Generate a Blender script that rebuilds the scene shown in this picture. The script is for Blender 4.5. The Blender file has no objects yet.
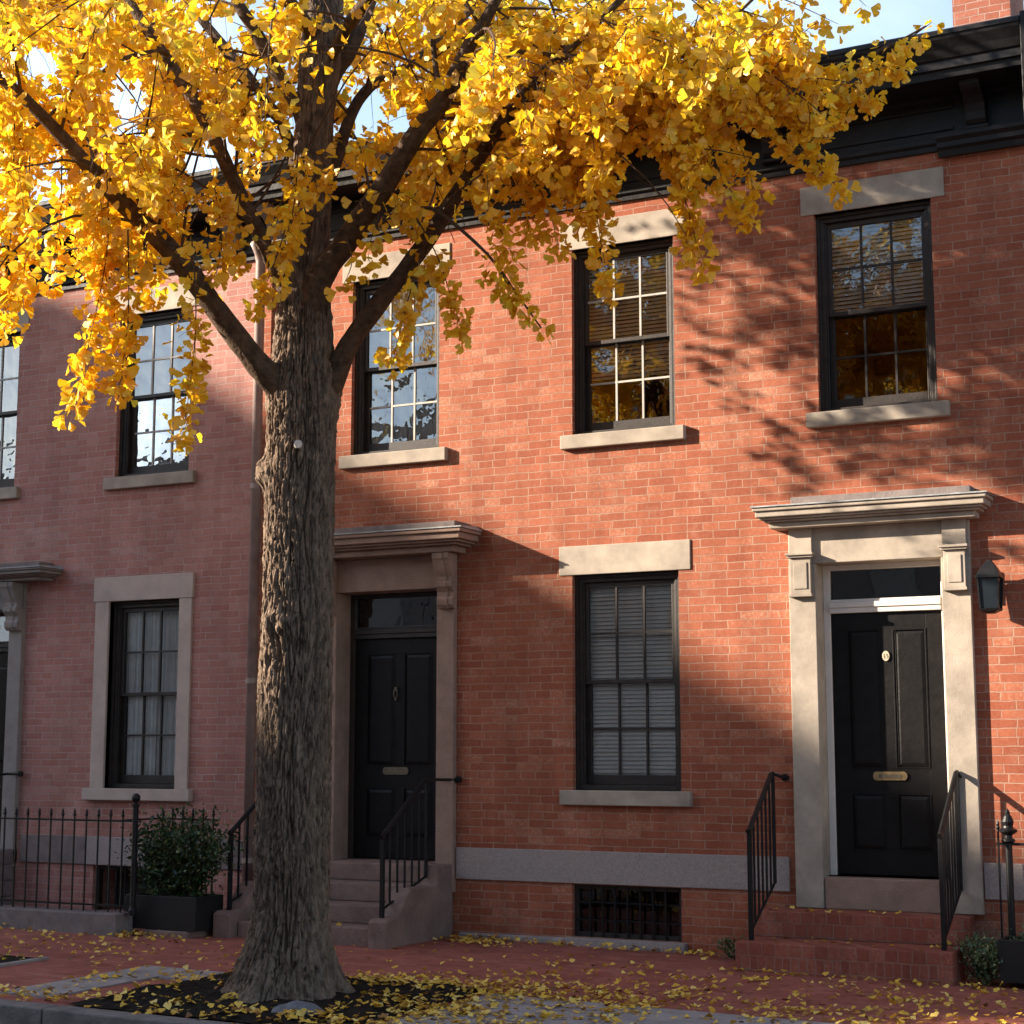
import bpy, math, random
import numpy as np
from mathutils import Vector, noise
random.seed(7); RNG=np.random.default_rng(7)
R=math.radians
scene=bpy.context.scene
COL=scene.collection
# ------------------------------------------------------------------ camera geometry
FPX=1682.0; PIT=R(8.07); YAW=R(26.95); CAM=np.array([0,-13.5,1.66])
FW=np.array([-math.sin(YAW)*math.cos(PIT),math.cos(YAW)*math.cos(PIT),math.sin(PIT)])
RT=np.array([math.cos(YAW),math.sin(YAW),0.]); UP=np.cross(RT,FW)
FH=np.array([-math.sin(YAW),math.cos(YAW),0.])
TH=11.66                       # horizontal distance of the tree trunk
def T(u,v,dd=0.):
    d=FW+RT*(u-512)/FPX-UP*(v-512)/FPX
    return CAM+d*((TH+dd)/(d@FH))
def PX(P):
    d=np.asarray(P)-CAM
    w=d@FW
    return 512+FPX*(d@RT)/w, 512-FPX*(d@UP)/w, d@FH
cd=bpy.data.cameras.new('camera'); cam=bpy.data.objects.new('camera',cd); COL.objects.link(cam)
cam.location=CAM; cam.rotation_euler=(math.pi/2+PIT,0,YAW)
cd.sensor_width=36; cd.lens=FPX/1024*36; cd.clip_end=2000; cd.clip_start=.1
scene.camera=cam
scene.render.resolution_x=1024; scene.render.resolution_y=1024
# ------------------------------------------------------------------ light
SUN=Vector((-2.2,-1.0,0.90)).normalized()
elev=math.asin(SUN.z)
w=bpy.data.worlds.new('World'); scene.world=w; w.use_nodes=True
nt=w.node_tree; bg=nt.nodes['Background']
sky=nt.nodes.new('ShaderNodeTexSky'); sky.sky_type='NISHITA'; sky.sun_disc=False
sky.sun_elevation=elev; sky.sun_rotation=math.atan2(SUN.x,SUN.y); sky.dust_density=.6; sky.ozone_density=1.0
# thin bright high cloud in the half of the sky behind the houses
tc=nt.nodes.new('ShaderNodeTexCoord'); sx=nt.nodes.new('ShaderNodeSeparateXYZ'); nt.links.new(tc.outputs['Generated'],sx.inputs[0])
mr=nt.nodes.new('ShaderNodeMapRange'); mr.interpolation_type='SMOOTHSTEP'; mr.inputs['From Min'].default_value=.05; mr.inputs['From Max'].default_value=.6; nt.links.new(sx.outputs[1],mr.inputs[0])
cn=nt.nodes.new('ShaderNodeTexNoise'); cn.inputs['Scale'].default_value=4.5; cn.inputs['Detail'].default_value=7; cn.inputs['Distortion'].default_value=.6; nt.links.new(tc.outputs['Generated'],cn.inputs['Vector'])
cr_=nt.nodes.new('ShaderNodeMapRange'); cr_.inputs['From Min'].default_value=.35; cr_.inputs['From Max'].default_value=.7; cr_.inputs['To Min'].default_value=.55; cr_.inputs['To Max'].default_value=1.5; nt.links.new(cn.outputs[0],cr_.inputs[0])
mm_=nt.nodes.new('ShaderNodeMath'); mm_.operation='MULTIPLY'; nt.links.new(mr.outputs[0],mm_.inputs[0]); nt.links.new(cr_.outputs[0],mm_.inputs[1])
bg2=nt.nodes.new('ShaderNodeBackground'); bg2.inputs[0].default_value=(.145,.155,.165,1); nt.links.new(mm_.outputs[0],bg2.inputs[1])
as_=nt.nodes.new('ShaderNodeAddShader'); nt.links.new(bg.outputs[0],as_.inputs[0]); nt.links.new(bg2.outputs[0],as_.inputs[1]); nt.links.new(as_.outputs[0],nt.nodes['World Output'].inputs[0])
nt.links.new(sky.outputs[0],bg.inputs[0]); bg.inputs[1].default_value=0.082
sl=bpy.data.lights.new('sun','SUN'); sl.energy=5.0; sl.angle=R(.53); sl.color=(1,.86,.70)
so=bpy.data.objects.new('sun',sl); COL.objects.link(so); so.location=(-30,-20,20)
so.rotation_euler=(-SUN).to_track_quat('-Z','Y').to_euler()
scene.view_settings.view_transform='Standard'; scene.view_settings.look='None'
scene.view_settings.exposure=1.80; scene.view_settings.gamma=1
# ------------------------------------------------------------------ materials
def mat(name,col,rough=.7,spec=.3,metal=0.,noise_amt=0.,nscale=8.,bump=0.,bscale=60.,col2=None,stretch=None,lvl=6):
    m=bpy.data.materials.new(name); m.use_nodes=True; n=m.node_tree.nodes; L=m.node_tree.links
    b=n['Principled BSDF']; b.inputs['Roughness'].default_value=rough; b.inputs['Metallic'].default_value=metal
    b.inputs['Specular IOR Level'].default_value=spec
    b.inputs['Base Color'].default_value=(*col,1)
    g=n.new('ShaderNodeNewGeometry'); mp=n.new('ShaderNodeMapping'); L.new(g.outputs['Position'],mp.inputs[0])
    if stretch: mp.inputs['Scale'].default_value=stretch
    if noise_amt or col2:
        t=n.new('ShaderNodeTexNoise'); t.inputs['Scale'].default_value=nscale; t.inputs['Detail'].default_value=lvl; t.inputs['Roughness'].default_value=.65
        L.new(mp.outputs[0],t.inputs['Vector'])
        r=n.new('ShaderNodeValToRGB'); r.color_ramp.elements[0].position=.32; r.color_ramp.elements[1].position=.68
        c2=col2 if col2 else tuple(min(1,c*(1+noise_amt)) for c in col)
        c1=col if col2 else tuple(c*(1-noise_amt) for c in col)
        r.color_ramp.elements[0].color=(*c1,1); r.color_ramp.elements[1].color=(*c2,1)
        L.new(t.outputs[0],r.inputs[0]); L.new(r.outputs[0],b.inputs['Base Color'])
    if bump:
        t2=n.new('ShaderNodeTexNoise'); t2.inputs['Scale'].default_value=bscale; t2.inputs['Detail'].default_value=5
        L.new(mp.outputs[0],t2.inputs['Vector'])
        bp=n.new('ShaderNodeBump'); bp.inputs['Strength'].default_value=1; bp.inputs['Distance'].default_value=bump
        L.new(t2.outputs[0],bp.inputs['Height']); L.new(bp.outputs[0],b.inputs['Normal'])
    return m
def brick_mat(name,c1,c2,mort,pale,bw=.235,bh=.0705,mortar=.0055,ground=False,pale_amt=.55,dark=.62,zshift=0.):
    m=bpy.data.materials.new(name); m.use_nodes=True; n=m.node_tree.nodes; L=m.node_tree.links
    b=n['Principled BSDF']; b.inputs['Roughness'].default_value=.85; b.inputs['Specular IOR Level'].default_value=.2
    g=n.new('ShaderNodeNewGeometry'); s=n.new('ShaderNodeSeparateXYZ'); L.new(g.outputs['Position'],s.inputs[0])
    cb=n.new('ShaderNodeCombineXYZ')
    if ground:
        L.new(s.outputs[0],cb.inputs[0]); L.new(s.outputs[1],cb.inputs[1])
    else:
        ad=n.new('ShaderNodeMath'); ad.operation='ADD'; L.new(s.outputs[0],ad.inputs[0]); L.new(s.outputs[1],ad.inputs[1])
        az=n.new('ShaderNodeMath'); az.operation='ADD'; L.new(s.outputs[2],az.inputs[0]); az.inputs[1].default_value=zshift
        L.new(ad.outputs[0],cb.inputs[0]); L.new(az.outputs[0],cb.inputs[1])
    # gentle wobble of the courses
    wn=n.new('ShaderNodeTexNoise'); wn.inputs['Scale'].default_value=5.; wn.inputs['Detail'].default_value=3
    L.new(g.outputs['Position'],wn.inputs['Vector'])
    wn2=n.new('ShaderNodeTexNoise'); wn2.inputs['Scale'].default_value=45.; wn2.inputs['Detail'].default_value=2
    L.new(g.outputs['Position'],wn2.inputs['Vector'])
    def madd(a,b_,k):
        v=n.new('ShaderNodeVectorMath'); v.operation='MULTIPLY_ADD'
        sb=n.new('ShaderNodeVectorMath'); sb.operation='SUBTRACT'; L.new(a,sb.inputs[0]); sb.inputs[1].default_value=(.5,.5,.5)
        L.new(sb.outputs[0],v.inputs[0]); v.inputs[1].default_value=(k,k,0); L.new(b_,v.inputs[2]); return v.outputs[0]
    vec=madd(wn.outputs['Color'],cb.outputs[0],.022); vec=madd(wn2.outputs['Color'],vec,.007)
    def bt(width,ofs,sq,sqf):
        t=n.new('ShaderNodeTexBrick'); t.offset=ofs; t.offset_frequency=2; t.squash=sq; t.squash_frequency=sqf
        t.inputs['Scale'].default_value=1; t.inputs['Brick Width'].default_value=width; t.inputs['Row Height'].default_value=bh
        t.inputs['Mortar Size'].default_value=mortar; t.inputs['Mortar Smooth'].default_value=.25; t.inputs['Bias'].default_value=0
        t.inputs['Color1'].default_value=(0,0,0,1); t.inputs['Color2'].default_value=(1,1,1,1); t.inputs['Mortar'].default_value=(.5,.5,.5,1)
        L.new(vec,t.inputs['Vector']); return t
    t=bt(bw,.5,.62 if not ground else 1.,5 if not ground else 2)
    r=n.new('ShaderNodeValToRGB'); e=r.color_ramp.elements
    e[0].position=0; e[0].color=(*[c*dark for c in c1],1); e[1].position=1; e[1].color=(*pale,1)
    x=e.new(.25); x.color=(*c1,1); x=e.new(.7); x.color=(*c2,1)
    # fine + broad variation fed into the same ramp
    vn=n.new('ShaderNodeTexNoise'); vn.inputs['Scale'].default_value=34; vn.inputs['Detail'].default_value=8; vn.inputs['Roughness'].default_value=.85
    L.new(g.outputs['Position'],vn.inputs['Vector'])
    bn=n.new('ShaderNodeTexNoise'); bn.inputs['Scale'].default_value=.9; bn.inputs['Detail'].default_value=5
    L.new(g.outputs['Position'],bn.inputs['Vector'])
    sp=n.new('ShaderNodeSeparateColor'); L.new(t.outputs['Color'],sp.inputs[0])
    def mul_add(a,k,c):
        q=n.new('ShaderNodeMath'); q.operation='MULTIPLY_ADD'; L.new(a,q.inputs[0]); q.inputs[1].default_value=k
        if isinstance(c,float): q.inputs[2].default_value=c
        else: L.new(c,q.inputs[2])
        return q.outputs[0]
    v=mul_add(sp.outputs[0],.36,-.19); v=mul_add(vn.outputs[0],1.35,v); v=mul_add(v,1.,-.33); v=mul_add(bn.outputs[0],.45,v)
    L.new(v,r.inputs[0])
    mx=n.new('ShaderNodeMix'); mx.data_type='RGBA'; L.new(t.outputs['Fac'],mx.inputs['Factor']); L.new(r.outputs[0],mx.inputs['A'])
    # mortar tint varies, in places nearly brick coloured
    mr=n.new('ShaderNodeValToRGB'); mr.color_ramp.elements[0].position=.35; mr.color_ramp.elements[1].position=.7
    mr.color_ramp.elements[0].color=(*[.5*(a+b2) for a,b2 in zip(mort,c1)],1); mr.color_ramp.elements[1].color=(*mort,1)
    mn=n.new('ShaderNodeTexNoise'); mn.inputs['Scale'].default_value=6; mn.inputs['Detail'].default_value=5; L.new(g.outputs['Position'],mn.inputs['Vector'])
    L.new(mn.outputs[0],mr.inputs[0]); L.new(mr.outputs[0],mx.inputs['B'])
    # lime bloom / repairs
    pn=n.new('ShaderNodeTexNoise'); pn.inputs['Scale'].default_value=3.3; pn.inputs['Detail'].default_value=8; pn.inputs['Roughness'].default_value=.8
    L.new(g.outputs['Position'],pn.inputs['Vector'])
    pr=n.new('ShaderNodeMapRange'); pr.inputs['From Min'].default_value=.52; pr.inputs['From Max'].default_value=.75; pr.inputs['To Max'].default_value=pale_amt
    L.new(pn.outputs[0],pr.inputs[0])
    m2=n.new('ShaderNodeMix'); m2.data_type='RGBA'; L.new(pr.outputs[0],m2.inputs['Factor']); L.new(mx.outputs['Result'],m2.inputs['A']); m2.inputs['B'].default_value=(*pale,1)
    smp=n.new('ShaderNodeMapping'); smp.inputs['Scale'].default_value=(2.2,2.2,.45 if not ground else 2.2); L.new(g.outputs['Position'],smp.inputs[0])
    sn=n.new('ShaderNodeTexNoise'); sn.inputs['Scale'].default_value=1.3; sn.inputs['Detail'].default_value=9; sn.inputs['Roughness'].default_value=.7; L.new(smp.outputs[0],sn.inputs['Vector'])
    sr=n.new('ShaderNodeMapRange'); sr.inputs['From Min'].default_value=.35; sr.inputs['From Max'].default_value=.62; sr.inputs['To Min'].default_value=.76; sr.inputs['To Max'].default_value=1.05; L.new(sn.outputs[0],sr.inputs[0])
    sm=n.new('ShaderNodeVectorMath'); sm.operation='SCALE'; L.new(m2.outputs['Result'],sm.inputs[0]); L.new(sr.outputs[0],sm.inputs['Scale'])
    L.new(sm.outputs[0],b.inputs['Base Color'])
    h=n.new('ShaderNodeMath'); h.operation='MULTIPLY_ADD'; L.new(t.outputs['Fac'],h.inputs[0]); h.inputs[1].default_value=-1.
    hv=n.new('ShaderNodeMath'); hv.operation='MULTIPLY_ADD'; L.new(vn.outputs[0],hv.inputs[0]); hv.inputs[1].default_value=.9; L.new(sp.outputs[0],hv.inputs[2])
    L.new(hv.outputs[0],h.inputs[2])
    bp=n.new('ShaderNodeBump'); bp.inputs['Strength'].default_value=1; bp.inputs['Distance'].default_value=.006 if not ground else .003
    L.new(h.outputs[0],bp.inputs['Height']); L.new(bp.outputs[0],b.inputs['Normal'])
    return m
def leaf_mat(name,stops,trans=.45,rough=.45,sat_dead=False):
    m=bpy.data.materials.new(name); m.use_nodes=True; n=m.node_tree.nodes; L=m.node_tree.links
    n.remove(n['Principled BSDF']); out=n['Material Output']
    g=n.new('ShaderNodeNewGeometry'); r=n.new('ShaderNodeValToRGB'); L.new(g.outputs['Random Per Island'],r.inputs[0])
    e=r.color_ramp.elements; e[0].position=stops[0][0]; e[0].color=(*stops[0][1],1); e[1].position=stops[-1][0]; e[1].color=(*stops[-1][1],1)
    for p,c in stops[1:-1]: q=e.new(p); q.color=(*c,1)
    d=n.new('ShaderNodeBsdfDiffuse'); t=n.new('ShaderNodeBsdfTranslucent'); gl=n.new('ShaderNodeBsdfGlossy'); gl.inputs['Roughness'].default_value=rough
    L.new(r.outputs[0],d.inputs[0])
    hs=n.new('ShaderNodeHueSaturation'); hs.inputs['Saturation'].default_value=1.0; hs.inputs['Value'].default_value=1.05; L.new(r.outputs[0],hs.inputs['Color'])
    L.new(hs.outputs[0],t.inputs[0])
    a=n.new('ShaderNodeMixShader'); a.inputs[0].default_value=trans; L.new(d.outputs[0],a.inputs[1]); L.new(t.outputs[0],a.inputs[2])
    b=n.new('ShaderNodeMixShader'); b.inputs[0].default_value=.05; L.new(a.outputs[0],b.inputs[1]); L.new(gl.outputs[0],b.inputs[2])
    L.new(b.outputs[0],out.inputs[0]); return m
def glass_mat(name,wave=.004,refl=.10,tint=(.93,.95,.94)):
    m=bpy.data.materials.new(name); m.use_nodes=True; n=m.node_tree.nodes; L=m.node_tree.links
    n.remove(n['Principled BSDF']); out=n['Material Output']
    tr=n.new('ShaderNodeBsdfTransparent'); tr.inputs[0].default_value=(*tint,1)
    gl=n.new('ShaderNodeBsdfGlossy'); gl.inputs['Roughness'].default_value=.015; gl.inputs[0].default_value=(.95,.97,1,1)
    fr=n.new('ShaderNodeFresnel'); fr.inputs[0].default_value=1.5
    ad=n.new('ShaderNodeMath'); ad.operation='ADD'; ad.use_clamp=True; L.new(fr.outputs[0],ad.inputs[0]); ad.inputs[1].default_value=refl
    g=n.new('ShaderNodeNewGeometry')
    t=n.new('ShaderNodeTexNoise'); t.inputs['Scale'].default_value=3.2; t.inputs['Detail'].default_value=2.5; L.new(g.outputs['Position'],t.inputs['Vector'])
    bp=n.new('ShaderNodeBump'); bp.inputs['Strength'].default_value=1; bp.inputs['Distance'].default_value=wave
    L.new(t.outputs[0],bp.inputs['Height']); L.new(bp.outputs[0],gl.inputs['Normal'])
    mx=n.new('ShaderNodeMixShader'); L.new(ad.outputs[0],mx.inputs[0]); L.new(tr.outputs[0],mx.inputs[1]); L.new(gl.outputs[0],mx.inputs[2])
    L.new(mx.outputs[0],out.inputs[0]); return m
M={}
M['brick']=brick_mat('warm red brick',(.265,.074,.040),(.385,.128,.070),(.44,.28,.20),(.58,.37,.26),pale_amt=.38,mortar=.0054)
M['brick_left']=brick_mat('rose red brick',(.37,.150,.120),(.455,.225,.185),(.52,.40,.35),(.58,.40,.35),pale_amt=.30,mortar=.0055,bh=.0695,zshift=.031)
M['brick_far']=brick_mat('brown red brick',(.24,.08,.05),(.33,.11,.07),(.4,.3,.25),(.4,.25,.2),pale_amt=.2)
M['brick_step']=brick_mat('step brick',(.21,.058,.038),(.30,.09,.058),(.30,.18,.14),(.40,.21,.15),bw=.105,bh=.105,mortar=.005,pale_amt=.45)
M['paver']=brick_mat('sidewalk brick',(.27,.085,.062),(.37,.125,.09),(.17,.085,.065),(.44,.24,.18),bw=.205,bh=.10,mortar=.004,ground=True,pale_amt=.35)
M['lime']=mat('limestone',(.36,.308,.25),.85,.2,noise_amt=.28,nscale=3,bump=.0018,bscale=110,lvl=11)
M['lime_grey']=mat('grey limestone',(.40,.345,.31),.85,.2,noise_amt=.14,nscale=6,bump=.004,bscale=120)
M['sandstone']=mat('pale sandstone',(.47,.385,.33),.85,.2,noise_amt=.12,nscale=5,bump=.003,bscale=90)
M['brown']=mat('brownstone',(.30,.205,.160),.88,.2,noise_amt=.18,nscale=5,bump=.005,bscale=80)
M['brown_dark']=mat('worn brownstone',(.22,.15,.125),.88,.2,noise_amt=.25,nscale=4,bump=.008,bscale=40)
M['grey_stone']=mat('grey painted stone',(.27,.245,.225),.8,.2,noise_amt=.15,nscale=5,bump=.004,bscale=60)
M['granite']=mat('belt granite',(.33,.285,.265),.85,.2,noise_amt=.2,nscale=60,bump=.004,bscale=150)
M['granite_dark']=mat('dark belt stone',(.20,.165,.155),.85,.2,noise_amt=.25,nscale=8,bump=.004,bscale=100)
M['concrete']=mat('concrete',(.31,.285,.27),.9,.2,noise_amt=.28,nscale=3,bump=.004,bscale=70,lvl=10)
M['curb']=mat('curb granite',(.17,.15,.14),.8,.25,noise_amt=.3,nscale=7,bump=.008,bscale=40,lvl=10)
M['asphalt']=mat('asphalt',(.05,.05,.05),.9,.2,noise_amt=.3,nscale=30,bump=.006,bscale=120)
M['soil']=mat('soil',(.018,.014,.011),.95,.1,noise_amt=.5,nscale=14,bump=.02,bscale=35,lvl=8)
M['black']=mat('black paint',(.012,.011,.011),.42,.45,noise_amt=.25,nscale=12,bump=.0015,bscale=25)
M['door_black']=mat('black door paint',(.008,.007,.007),.45,.2,noise_amt=.3,nscale=9,bump=.002,bscale=22)
M['frame']=mat('dark window paint',(.028,.022,.019),.5,.4,noise_amt=.3,nscale=10,bump=.002,bscale=60)
M['cornice']=mat('black cornice paint',(.011,.010,.0105),.5,.22,noise_amt=.35,nscale=5,bump=.004,bscale=18)
M['bracket_grey']=mat('lit grey bracket paint',(.20,.20,.205),.6,.3,noise_amt=.25,nscale=9)  # left brackets: the light on their faces is put into a lighter grey
M['muntin']=mat('pale lit muntin paint',(.42,.40,.36),.6,.3,noise_amt=.15,nscale=10)  # light reflecting off some window bars is put into this pale colour
M['white']=mat('white paint',(.66,.62,.57),.5,.4,noise_amt=.05,nscale=10,bump=.001,bscale=60)
M['iron']=mat('wrought iron',(.008,.008,.009),.45,.3,noise_amt=.3,nscale=20,bump=.002,bscale=90)
M['brass']=mat('aged brass',(.42,.30,.15),.38,.5,metal=.8,noise_amt=.25,nscale=40)
M['brass_dull']=mat('tarnished brass',(.16,.13,.09),.5,.5,metal=.7,noise_amt=.3,nscale=40)
M['plate']=mat('enamel plate',(.50,.42,.31),.5,.4)
M['lead']=mat('weathered lead',(.30,.31,.31),.6,.4,noise_amt=.3,nscale=9,bump=.004,bscale=30)
M['pipe']=mat('painted drainpipe',(.27,.20,.175),.35,.5,noise_amt=.25,nscale=6,bump=.001,bscale=20)
M['blind']=mat('white blind slats',(.90,.87,.80),.6,.3,noise_amt=.06)
M['curtain']=mat('linen curtain',(.72,.72,.68),.9,.1,noise_amt=.15,nscale=5)
M['shade']=mat('window shade',(.60,.63,.66),.8,.2,noise_amt=.05)
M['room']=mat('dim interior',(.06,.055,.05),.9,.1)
M['glass']=glass_mat('old window glass',wave=.007,refl=.09)
M['glass_low']=glass_mat('clear ground floor glass',refl=.03,tint=(.97,.97,.96))
M['glass_hi']=glass_mat('bright window glass',wave=.012,refl=.16,tint=(.6,.65,.68))
M['glass_w3']=glass_mat('rippled window glass',wave=.010,refl=.09,tint=(.82,.84,.82))
M['glass_dark']=glass_mat('transom glass',wave=.002,refl=.02,tint=(.4,.38,.35))
M['lens']=mat('lantern glass',(.014,.020,.025),.12,.5,noise_amt=.1)
M['bark']=mat('ginkgo bark',(.075,.050,.036),.92,.12,col2=(.25,.185,.135),nscale=13,bump=.022,bscale=30,stretch=(1.7,1.7,.6),lvl=10)
M['bark_limb']=mat('limb bark',(.040,.026,.018),.92,.12,col2=(.115,.078,.052),nscale=16,bump=.010,bscale=45,lvl=8)
M['twig']=mat('twig bark',(.075,.045,.028),.8,.2)
M['wood_cut']=mat('tag metal',(.62,.55,.47),.5,.4,noise_amt=.3,nscale=60)
M['rock']=mat('bluish rock',(.12,.125,.14),.8,.3,noise_amt=.4,nscale=12,bump=.01,bscale=30)
M['planter']=mat('black planter',(.010,.010,.011),.5,.4,noise_amt=.2)
M['stem']=mat('shrub stem',(.05,.04,.025),.9,.1)
M['leaf']=leaf_mat('ginkgo leaf',[(0,(.68,.35,.010)),(.25,(.84,.49,.014)),(.6,(.90,.57,.018)),(.9,(.93,.66,.035)),(1,(.70,.63,.05))],trans=.46)
M['fallen']=leaf_mat('fallen ginkgo leaf',[(0,(.16,.07,.025)),(.12,(.38,.19,.04)),(.3,(.66,.40,.05)),(.65,(.84,.55,.07)),(1,(.88,.68,.22))],trans=.15)
M['green']=leaf_mat('shrub leaf',[(0,(.012,.030,.010)),(.5,(.03,.065,.02)),(.93,(.06,.11,.035)),(1,(.22,.22,.06))],trans=.2,rough=.3)
# ------------------------------------------------------------------ mesh builder
def wloc(o):
    v=Vector((0,0,0))
    while o: v+=o.location; o=o.parent
    return v
class MB:
    def __init__(s): s.v=[]; s.f=[]; s.sm=False
    def quad(s,*p):
        k=len(s.v); s.v+= [tuple(q) for q in p]; s.f.append(tuple(range(k,k+len(p))))
    def box(s,x0,x1,y0,y1,z0,z1):
        k=len(s.v); s.v+=[(x,y,z) for z in(z0,z1) for y in(y0,y1) for x in(x0,x1)]
        s.f+=[tuple(k+i for i in q) for q in((0,2,3,1),(4,5,7,6),(0,1,5,4),(2,6,7,3),(0,4,6,2),(1,3,7,5))]; return s
    def tube(s,pts,rad,n=8,cap=True):
        pts=[Vector(p) for p in pts]; rad=rad if hasattr(rad,'__len__') else [rad]*len(pts)
        k=len(s.v); ref=None
        for i,p in enumerate(pts):
            a=pts[max(0,i-1)]; b=pts[min(len(pts)-1,i+1)]; t=(b-a).normalized()
            if ref is None: ref=t.orthogonal().normalized()
            ref=(ref-t*ref.dot(t)); ref=ref.normalized() if ref.length>1e-6 else t.orthogonal().normalized()
            c=t.cross(ref)
            for j in range(n):
                an=2*math.pi*j/n; s.v.append(tuple(p+(ref*math.cos(an)+c*math.sin(an))*rad[i]))
        for i in range(len(pts)-1):
            for j in range(n):
                a=k+i*n+j; b=k+i*n+(j+1)%n; s.f.append((a,b,b+n,a+n))
        if cap:
            s.f.append(tuple(k+j for j in range(n))[::-1]); s.f.append(tuple(k+(len(pts)-1)*n+j for j in range(n)))
        return s
    def extrude(s,prof,x0,x1,ax='x'):
        if ax=='z':
            k=len(s.v); n=len(prof)
            for z in (x0,x1):
                for a,b in prof: s.v.append((a,b,z))
            for j in range(n): s.f.append((k+j,k+(j+1)%n,k+n+(j+1)%n,k+n+j))
            s.f.append(tuple(k+j for j in range(n))[::-1]); s.f.append(tuple(k+n+j for j in range(n))); return s
        # prof: closed list of (y,z) swept along x;  ax 'y': (x,z) swept along y
        k=len(s.v); n=len(prof)
        for x in (x0,x1):
            for a,b in prof: s.v.append((x,a,b) if ax=='x' else (a,x,b))
        for j in range(n): s.f.append((k+j,k+(j+1)%n,k+n+(j+1)%n,k+n+j))
        s.f.append(tuple(k+j for j in range(n))[::-1]); s.f.append(tuple(k+n+j for j in range(n))); return s
    def lathe(s,x,y,prof,n=14):
        k=len(s.v)
        for r,z in prof:
            for j in range(n): a=2*math.pi*j/n; s.v.append((x+r*math.cos(a),y+r*math.sin(a),z))
        for i in range(len(prof)-1):
            for j in range(n): a=k+i*n+j; b=k+i*n+(j+1)%n; s.f.append((a,b,b+n,a+n))
        return s
    def build(s,name,m,parent=None,loc=None,bevel=0,smooth=False,**props):
        me=bpy.data.meshes.new(name); o=bpy.data.objects.new(name,me)
        if parent: o.parent=parent; off=wloc(parent)
        else:
            off=Vector(loc) if loc else Vector((0,0,0)); o.location=off
        vs=np.array(s.v,dtype=float)-np.array(off)
        me.from_pydata(vs.tolist(),[],s.f); me.materials.append(M[m] if isinstance(m,str) else m)
        import bmesh
        bm=bmesh.new(); bm.from_mesh(me); bmesh.ops.recalc_face_normals(bm,faces=bm.faces); bm.to_mesh(me); bm.free()
        if smooth: me.polygons.foreach_set('use_smooth',[True]*len(me.polygons))
        COL.objects.link(o)
        if bevel:
            b=o.modifiers.new('bevel','BEVEL'); b.width=bevel; b.segments=2; b.limit_method='ANGLE'; b.angle_limit=R(40)
        for k_,v_ in props.items(): o[k_]=v_
        return o
def thing(name,label,cat,loc,group=None):
    o=bpy.data.objects.new(name,None); o.empty_display_size=.1; COL.objects.link(o); o.location=loc
    o['label']=label; o['category']=cat
    if group: o['group']=group
    return o
def B(*a): return MB().box(*a)
def zg(x): return max(-.12,min(.16,-.012*(x+5.5)))
# ------------------------------------------------------------------ ground
def sheet(x0,x1,y0,y1,dz,nx=2,ny=1,fn=None):
    m=MB(); k=0
    for j in range(ny+1):
        for i in range(nx+1):
            x=x0+(x1-x0)*i/nx; y=y0+(y1-y0)*j/ny
            m.v.append((x,y,zg(x)+dz+(fn(x,y) if fn else 0)))
    for j in range(ny):
        for i in range(nx): a=j*(nx+1)+i; m.f.append((a,a+1,a+nx+2,a+nx+1))
    return m
B(-400,400,-400,400,-1.0,-.22).build('ground','asphalt',kind='structure')
sheet(-60,60,-12.2,-5.03,-.14,120,14,lambda x,y:-.0).build('road','asphalt',kind='structure')
sheet(-60,60,-4.86,.4,-.004,1200,52,lambda x,y:.007*noise.noise(Vector((x*1.3,y*1.3,0)))+.003*noise.noise(Vector((x*5,y*5,4)))).build('sidewalk','paver',kind='structure')
sheet(-60,60,-20,-12.2,0,120,1).build('far_sidewalk','paver',kind='structure')
mb=MB()
x=-60.
while x<40:
    L_=1.7+.5*random.random(); a,b=x,x+L_-.012
    if a<-7.66<b: b=-7.66-.006; L_=b-a+.012
    k=len(mb.v)
    mb.v+=[(q,yy,zg(q)+zz) for zz in(-.3,.012) for yy in(-5.03,-4.85) for q in(a,b)]
    mb.f+=[tuple(k+i for i in q) for q in((0,2,3,1),(4,5,7,6),(0,1,5,4),(2,6,7,3),(0,4,6,2),(1,3,7,5))]
    x+=L_
mb.build('curb','curb',bevel=.012,kind='structure')
def slab(mb,x0,x1,y0,y1,t=.010):
    k=len(mb.v)
    mb.v+=[(q,yy,zg(q)+zz) for zz in(-.05,t) for yy in(y0,y1) for q in(x0,x1)]
    mb.f+=[tuple(k+i for i in q) for q in((0,2,3,1),(4,5,7,6),(0,1,5,4),(2,6,7,3),(0,4,6,2),(1,3,7,5))]
mb=MB(); xs=[-5.52,-4.40,-2.9,-1.4,.1,1.6,3.1,4.6,6.1]
for a,b in zip(xs,xs[1:]):
    slab(mb,a,b-.014,-4.84,-3.93); slab(mb,a,b-.014,-3.918,-2.96)
slab(mb,-8.42,-7.98,-4.62,-3.72); slab(mb,-8.42,-7.98,-3.70,-3.05); slab(mb,-7.965,-7.62,-3.48,-3.05)
slab(mb,-7.605,-6.9,-3.40,-3.05)
mb.build('concrete_pavement','concrete',bevel=.004,kind='structure')
def soilfn(x,y):
    e=min(x+7.66,-5.6-x,y+4.82,-2.72-y)
    return .006+min(.05,max(0,e)*.25)*(.6+.9*noise.noise(Vector((x*3,y*3,0))))+.014*abs(noise.noise(Vector((x*14,y*14,2))))
sheet(-7.66,-5.6,-4.82,-2.80,.004,110,100,soilfn).build('tree_bed_soil','soil',kind='structure')
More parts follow.
